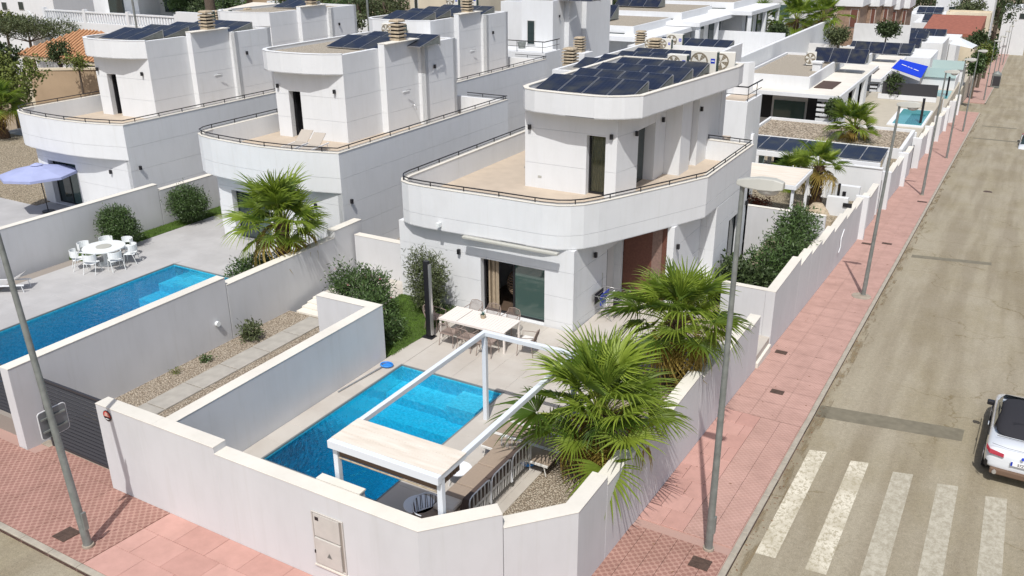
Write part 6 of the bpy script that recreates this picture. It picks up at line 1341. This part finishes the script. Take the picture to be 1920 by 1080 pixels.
# stone-clad terraced houses, upper right
for i, (pl, prr, pt_, pb, Y) in enumerate(((1518, 1545, 6, 48, 150), (1572, 1614, 8, 52, 158), (1622, 1645, 8, 46, 166), (1647, 1668, 8, 46, 172), (1665, 1683, 14, 48, 178), (1685, 1702, 12, 48, 184))):
    t, x0, x1, zb, zt = blk(['first', 'second', 'third', 'fourth', 'fifth', 'sixth'][i]+' brown stone-clad townhouse from the left at the top of the picture', (pl, pt_), (prr, pt_), pb, Y, 8, 'stoneclad', 'townhouse', 'house', wins=((.62, .92, .05, .8),), doors='brownclad', group='stone-clad townhouses')
    MB().box(x0-.4, x1+.4, Y-.4, Y+8, zt-.3, zt+3.2).build('upper_floor', 'plaster', parent=t)
fw = thing('boundary_wall', 'long pale wall below the stone-clad townhouses', 'wall', (-25, 140, -6)); a = aty(1588, 48, 128); c = aty(1690, 42, 140)
MB().box(a.x, c.x+2, 134, 134.4, -14, aty(1640, 45, 134).z).build('wall_body', 'dimplaster', parent=fw); a = aty(1440, 60, 118); MB().box(-24.2, -20.5, 118, 118.4, -12, aty(1500, 80, 118).z).build('wall_body', 'dimplaster', parent=fw)
t, x0, x1, zb, zt = blk('green-tinted white house behind the palms at the top', (1375, 2), (1515, 4), 52, 140, 10, 'dimplaster', wins=((.55, .78, .1, .9),), doors='panelglass')
rr = thing('red_roof_house', 'low house with a long red-brown metal roof in the distance', 'house', (-12, 180, -10)); a = aty(1765, 60, 175); c = aty(1832, 62, 175)
MB().box(a.x-3, c.x, 175, 192, -20, a.z-.6).build('wall', 'cream', parent=rr); MB().prism([(a.x-3.3, 174.5), (c.x+.3, 174.5), (c.x+.3, 192.5), (a.x-3.3, 192.5)], a.z-.6, lambda x, y: a.z-.1+(y-174.5)*.09).build('roof', 'redroof', parent=rr)
far = [((1712, 20), (1760, 22), 48, 215, 10, 'white cube house at the far upper right, left one'), ((1757, -4), (1800, 0), 45, 230, 10, 'white tall cube house at the far upper right'), ((1822, -6), (1866, 4), 42, 225, 10, 'white block at the top near the end of the street'),
       ((1884, 14), (1935, 20), 42, 260, 14, 'white building with dark window band closing the end of the street'), ((1774, 26), (1858, 28), 46, 205, 6, 'cream walled yard building in the distance'), ((1600, 2), (1690, 2), 14, 230, 10, 'pale far row behind the townhouses')]
for i, (tl, tr_, bt, Y, dp, lab) in enumerate(far): blk(lab, tl, tr_, bt, Y, dp, 'cream' if 'cream' in lab else 'plaster', wins=((.15, .3, .3, .7), (.6, .85, .3, .7)) if i in (3, 0, 1) else ((.2, .3, .4, .7),))
for i, (px, py, Y, w_) in enumerate(((1655, 98, 128, 9), (1690, 72, 150, 9), (1735, 68, 165, 7), (1765, 40, 195, 7), (1748, 24, 205, 6))):
    p = aty(px, py, Y); solar_array(['dark field of panels left of the blue sail', 'dark panels on the roof above the blue sail', 'dark panels beside the red roof', 'small dark panels beyond the red roof', 'tiny dark panels at the far top'][i], [(p.x-w_/2, Y, p.z, int(w_/1.6))], w_=1.6, d_=3.4, tilt=16)
    MB_ = MB().box(p.x-w_/2-1.5, p.x+w_/2+1.5, Y-.8, Y+9, -22, p.z-.35); tag(MB_.build('flat_house', 'plaster'), ['white flat house under the dark panel field', 'white flat house above the blue sail', 'white flat house left of the red roof', 'white flat house beyond the red roof', 'far white flat house at the top'][i], 'house')
# recycling container
p = aty(1886, 110, 150); rc = thing('recycling_container', 'dark grey recycling container standing by the kerb in the distance', 'container', (-3.0, 155, gz(155)))
MB().box(-4.4, -3.0, 172, 173.4, gz(172), gz(172)+2.2).build('bin_body', 'galv', parent=rc); MB().box(-4.35, -3.05, 171.94, 171.99, gz(172)+.3, gz(172)+1.9).build('bin_front', 'anthracite', parent=rc); MB().cyl(-3.7, 172.7, .75, gz(172)+2.2, gz(172)+2.6, 14, .3).build('bin_lid', 'galv', parent=rc)
# ================================================================== LEFT BACKGROUND
rk_ = thing('retaining_wall', 'tan rendered garden wall behind the leftmost villa terrace', 'wall', (-62, 47, 0)); a = aty(55, 135, 46); c = aty(175, 121, 46)
MB().obox((a.x, a.y, -3), (c.x-a.x, 6, 0), (0, .4, 0), (0, 0, a.z+3.1)).build('wall_body', 'tan', parent=rk_); MB().obox((a.x-.1, a.y-.1, a.z+.1), (c.x-a.x+.2, 6, 0), (0, .6, 0), (0, 0, .18)).build('coping', 'cream', parent=rk_)
gpv = thing('garden_pavilion', 'open garden pavilion with an orange tiled hip roof', 'pavilion', (-70, 52, 1)); a = aty(32, 96, 51); c = aty(130, 104, 51); x0, x1, zr = a.x, c.x+5, a.z-.2
b = MB(); cxm, cym = (x0+x1)/2, 54.5; b.add([(x0, 50.5, zr), (x1, 50.5, zr), (x1, 58.5, zr), (x0, 58.5, zr), (cxm-1.2, cym, zr+2.1), (cxm+1.2, cym, zr+2.1)], [(0, 1, 5, 4), (1, 2, 5), (2, 3, 4, 5), (3, 0, 4)]); b.build('roof', 'terracotta', parent=gpv)
b = MB(); n = 26
for i in range(n):
    x = x0+.2+(x1-x0-.4)*i/(n-1); top = cym-50.5; 
    yt = 50.5+top*min(1, min((x-x0), (x1-x))/((x1-x0)/2-1.2)); zt_ = zr+2.1*(yt-50.5)/top; b.tube([(x, 50.45, zr+.03), (x, yt, zt_+.05)], .09, 5)
for i in range(18):
    y = 50.9+i*.42; f = min(1, min(y-50.5, 58.5-y)/4.0); xt = x1-((x1-x0)/2-1.2)*f; b.tube([(x1+.05, y, zr+.03), (xt, y, zr+.05+2.1*f)], .09, 5)
tag(b.build('roof_tiles', 'terracotta', parent=gpv), kind='stuff')
MB().box(x0+.1, x1-.1, 50.6, 58.4, zr-.35, zr-.02).build('eave_beam', 'cream', parent=gpv)
for (x, y) in ((x0+.6, 51), (x1-1.2, 51), (x0+.6, 57.5), (x1-1.2, 57.5)): MB().box(x, x+.8, y, y+.8, -3, zr-.35).build('column', 'cream', parent=gpv)
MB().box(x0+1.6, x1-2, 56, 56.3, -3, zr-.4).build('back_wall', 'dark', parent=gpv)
vb_ = thing('balustrade_villa', 'white villa with a balustraded terrace and stairs at the upper left', 'villa', (-75, 66, 2)); Y = 62
a = aty(85, 52, Y); c = aty(332, 40, Y); zt_ = aty(200, 45, Y).z; x0, x1 = a.x, c.x
MB().box(x0, x1, Y, Y+14, -5, zt_).build('terrace_base', 'plaster', parent=vb_)
MB().box(x0-2, x0+6, Y+8, Y+16, zt_, zt_+6.5).build('house_wall', 'plaster', parent=vb_); MB().box(x0+6, x1-7, Y+11, Y+16, zt_, zt_+6.5).build('house_wall', 'dimplaster', parent=vb_)
MB().box(x0+1, x0+3.5, Y+7.8, Y+7.98, zt_, zt_+2.6).build('window', 'glass', parent=vb_); MB().box(x0+7, x0+14, Y+10.8, Y+10.98, zt_+.3, zt_+3).build('window', 'glass', parent=vb_)
MB().box(x0+3, x0+15, Y+5, Y+11, zt_+3.2, zt_+3.5).build('porch_roof', 'whitemetal', parent=vb_)
for x in (x0, x0+7, x0+14, x1-.4): MB().box(x, x+.4, Y, Y+.4, zt_, zt_+1.35).build('baluster_post', 'plaster', parent=vb_)
MB().box(x0, x1, Y+.05, Y+.35, zt_+1.0, zt_+1.15).build('handrail', 'plaster', parent=vb_)
nb = int((x1-x0)/.42); bm = MB().tube([(0, 0, 0), (0, 0, .25), (0, 0, .5), (0, 0, .75), (0, 0, 1)], .10, 6); 
me_ = bpy.data.meshes.new('baluster'); me_.from_pydata(bm.v, [], bm.f); me_.materials.append(M['plaster'])
for i in range(nb): inst('baluster', me_, vb_, (x0+.4+i*.42, Y+.2, zt_))
sa, sb_ = aty(90, 35, Y-1), aty(145, 78, Y-6)
for i in range(9): f = i/9; MB().box(x0-.3+f*5, x0+.3+f*5, Y-1.6, Y-.1, -4, zt_-f*4.2).build('stair_step', 'plaster', parent=vb_)
MB().obox((x0, Y-1.7, zt_+1.0), (6, 0, -4.8), (0, .15, 0), (0, 0, .15)).build('stair_rail', 'plaster', parent=vb_)
blk('pale grey house wall with two small windows at the top left corner', (-30, -10), (98, -2), 36, 74, 8, 'plaster', wins=((.25, .32, .45, .75), (.5, .57, .5, .8)))
blk('tan rendered house at the top behind the white walls', (330, -14), (530, -10), 20, 80, 10, 'tan', wins=((.2, .3, .2, .6), (.55, .62, .2, .6)), group=None)
blk('cream house behind the far white villa roofs', (768, -14), (862, -10), 17, 82, 10, 'cream', wins=((.1, .16, 0, .9),))
wt = thing('stepped_wall', 'sloping white boundary wall above the bushes at the top', 'wall', (-55, 66, 2)); a = aty(500, 2, 66); c = aty(655, 32, 66); 
MB().add([(a.x, 66, -6), (c.x, 66, -6), (c.x, 66, c.z), (aty(590, 4, 66).x, 66, aty(600, 4, 66).z), (a.x, 66, a.z), (a.x, 66.5, -6), (c.x, 66.5, -6), (c.x, 66.5, c.z), (aty(590, 4, 66).x, 66.5, aty(600, 4, 66).z), (a.x, 66.5, a.z)], [(0, 1, 2, 3, 4), (9, 8, 7, 6, 5), (2, 7, 8, 3), (3, 8, 9, 4), (1, 6, 7, 2)]).build('wall_body', 'plaster', parent=wt)
d0 = aty(655, 32, 66); MB().box(d0.x, d0.x+14, 66, 66.5, -6, d0.z-.2).build('wall_body', 'plaster', parent=wt); MB().box(aty(330, 30, 60).x, aty(440, 40, 60).x, 60, 60.4, -6, aty(400, 26, 60).z).build('wall_body', 'plaster', parent=wt)
pp = thing('porch', 'white tiled porch roof on slim posts among the bushes at the top', 'porch', (-55, 60, 2)); a = aty(432, 22, 60); c = aty(535, 16, 60); MB().obox((a.x, 59, a.z), (c.x-a.x, 0, 0), (0, 4, .4), (0, 0, .25)).build('roof', 'canopy', parent=pp)
for px in (492, 532): x = aty(px, 20, 59).x; MB().box(x, x+.22, 59.05, 59.3, -3, a.z).build('post', 'plaster', parent=pp)
MB().box(a.x, c.x, 63, 63.3, -3, a.z).build('back_wall', 'stoneclad', parent=pp)
pl_ = thing('utility_pole', 'thin grey pole rising beside the gravel-roofed villa', 'pole', (0, 0, 0)); p = aty(692, 60, 62); pl_.location = (p.x, 62, -3); ORG[pl_.name] = Vector((p.x, 62, -3)); MB().tube([(p.x, 62, -3), (p.x, 62, p.z+6)], .1, 6).build('shaft', 'galv', parent=pl_)
pl_ = thing('utility_pole', 'thin grey pole in front of the balustraded villa', 'pole', (0, 0, 0)); p = aty(256, 50, 58); pl_.location = (p.x, 58, -3); ORG[pl_.name] = Vector((p.x, 58, -3)); MB().tube([(p.x, 58, -3), (p.x, 58, p.z+6)], .1, 6).build('shaft', 'galv', parent=pl_)
for i, (px, py, s_, lab) in enumerate(((408, 30, 1, 'far striped vent left of the white wall at the top'), (463, 26, 1, 'far striped vent at the top behind the leftmost villa'))): p = aty(px, py+8, 46); chimney(p.x, 46, p.z-.3, lab)
# greenery of the background: every crown its own
def tree(label, px, py, Y, r, h, mt, seed, n=2600, ll=.34, lw=.10, k=7, zb=None, name='garden_tree', cat='tree', group='background trees and bushes'):
    p = aty(px, py, Y); z0 = (p.z-h*.55) if zb is None else zb; z0 = min(z0, p.z-h*.5)
    t = thing(name, label, cat, (p.x, Y, z0), group); bl_ = [(p.x+a, Y+b_, z0+c+h*.1, r1, r2, r3) for a, b_, c, r1, r2, r3 in cloud(r, h, k, seed)]
    leaves('crown', t, bl_, n, ll, lw, mt, seed); b = MB(); b.tube([(p.x, Y, z0-2), (p.x+.1, Y, z0+h*.25), (p.x, Y, z0+h*.6)], .05*h+.05, 7, .03*h)
    for q in bl_[:4]: b.tube([(p.x, Y, z0+h*.25), ((p.x+q[0])/2, (Y+q[1])/2, z0+h*.4), (q[0], q[1], q[2])], .02*h+.02, 5, .01)
    b.build('trunk', 'bark', parent=t); return t
tree('broad green tree at the left edge above the fan palm', 22, 168, 36, 2.5, 4.0, 'leaflime', 51, 7500, .20, .07, 10)
tree('dark round tree behind the broad left tree', -6, 118, 40, 1.6, 2.6, 'leafdark', 52, 3000, .2, .09, 8)
tree('long dark olive hedge behind the pavilion', 52, 62, 58, 4.6, 3.0, 'leaf2', 53, 9000, .26, .05, 12, name='hedge', cat='hedge')
tree('yellow green bush at the upper left picture edge', 8, 44, 60, 2.4, 2.2, 'leaflime', 54, 1400, .3, .1, 5)
tree('small conical bush in front of the pavilion', 110, 108, 48.5, 1.1, 2.8, 'leafdark', 55, 1500, .2, .06, 5)
tree('agave-like shrub right of the pavilion', 145, 118, 47.5, .8, 1.0, 'leaflime', 56, 600, .3, .05, 3)
for i, (px, py, Y, r, h, mt, lab) in enumerate(((548, 26, 62, 1.8, 4.5, 'leafdark', 'tall dark shrub left in the bush group at the top'), (572, 36, 60, 2.4, 3.6, 'leaflime', 'olive green round bush in the middle of the top bush group'), (598, 50, 58, 2.0, 2.6, 'leafdark', 'dark bush with brown tips in the top bush group'),
        (630, 45, 58, 2.4, 2.8, 'leaf', 'green bush at the right of the top bush group'), (655, 50, 58, 1.4, 2.2, 'leaf2', 'pale small bush at the right end of the top bush group'), (620, 4, 84, 5, 6, 'leafdark', 'dark tree mass left at the very top'), (672, 12, 84, 4.5, 7, 'leafdark', 'dark tree behind the thin pole at the top'),
        (720, 8, 84, 4, 6, 'leaf2', 'brown green tree right of the thin pole'), (350, 16, 72, 2.0, 2.4, 'leaf', 'green bush left of the palm trunk at the top'), (432, 14, 70, 2.2, 2.4, 'leaf', 'green bush right of the palm trunk at the top'), (385, 12, 71, 2.5, 3, 'leafdark', 'dark bush behind the palm trunk at the top'),
        (1150, 6, 128, 3.5, 5, 'leafdark', 'dark tree at the top centre behind the upper row'), (1455, 62, 112, 1.0, 1.4, 'leafdark', 'little dark bush on the courtyard wall'), (1572, 72, 118, 1.3, 2.0, 'leaf2', 'olive bush beside the small brown building'), (1662, 58, 128, 1.3, 1.5, 'leafdark', 'dark bush left of the panel field'),
        (1745, 8, 235, 7, 9, 'leafdark', 'dark far tree between the white cubes'), (1800, 12, 238, 9, 9, 'leafdark', 'broad dark tree right of the white cubes'), (1812, 22, 215, 3, 4, 'leaf2', 'palm-like crown before the white block'), (1872, 20, 240, 8, 10, 'leafdark', 'dark trees at the end of the street'), (1836, 74, 158, 1.5, 2.0, 'leafdark', 'round dark tree right of the red roof'),
        (1676, 166, 98, .55, 1.8, 'leafdark', 'dark yucca below the blue sail'), (1566, 208, 77.9, .5, .9, 'leafdark', 'dark plant by the slatted screen of the first bungalow'), (1830, 128, 135, .9, 3.6, 'leaf', 'first tall plant of the leaning row by the side street'), (1842, 112, 146, .9, 3.6, 'leaflime', 'second tall plant of the leaning row by the side street'), (1853, 100, 158, .9, 3.4, 'leaf', 'third tall plant of the leaning row by the side street'))):
    tree(lab, px, py, Y, r, h, mt, 60+i, 2200, .17+.0014*Y, .045+.0004*Y, 7)
for i, (px, py, Y, s_, lab) in enumerate(((1495, 30, 128, 2.2, 'broad palm at the top left of the palm pair'), (1545, 26, 128, 1.9, 'broad palm at the top right of the palm pair'), (1432, 30, 124, 1.6, 'drooping pale palm at the top beside the white house'))):
    p = aty(px, py, Y); fan_palm(lab, p.x, Y, p.z-4, 3.6, s_, 30, 70+i, .35, 2)
p = aty(395, 10, 66); tp = thing('palm_trunk', 'bare palm trunk rising out of the picture at the top', 'palm trunk', (p.x, 66, p.z-4)); MB().tube([(p.x, 66, p.z-4), (p.x-.3, 66, p.z+9)], .55, 10, .45).build('trunk', 'bark', parent=tp)
# far ground cover: a wooded strip that closes the view
rnd = random.Random(99); b = MB(); BL = []
for i in range(240): x = rnd.uniform(-330, 160); y = rnd.uniform(255, 430) if x > -120 else rnd.uniform(95-.3*(x+120)*0, 330); BL.append((x, y, gz(y)+1.5, rnd.uniform(3, 7), rnd.uniform(3, 7), rnd.uniform(2, 4.5)))
leaves('far_wood', None, BL, 52000, 1.3, .5, 'leafdark', 98)['label'] = 'dense green wood on the far slope behind the last houses'
for i in range(26):
    x = rnd.uniform(-260, -95); y = rnd.uniform(95, 230); s_ = rnd.uniform(7, 12)
    MB_ = MB().box(x, x+s_, y, y+8, gz(y)-3, gz(y)+rnd.uniform(4, 7))
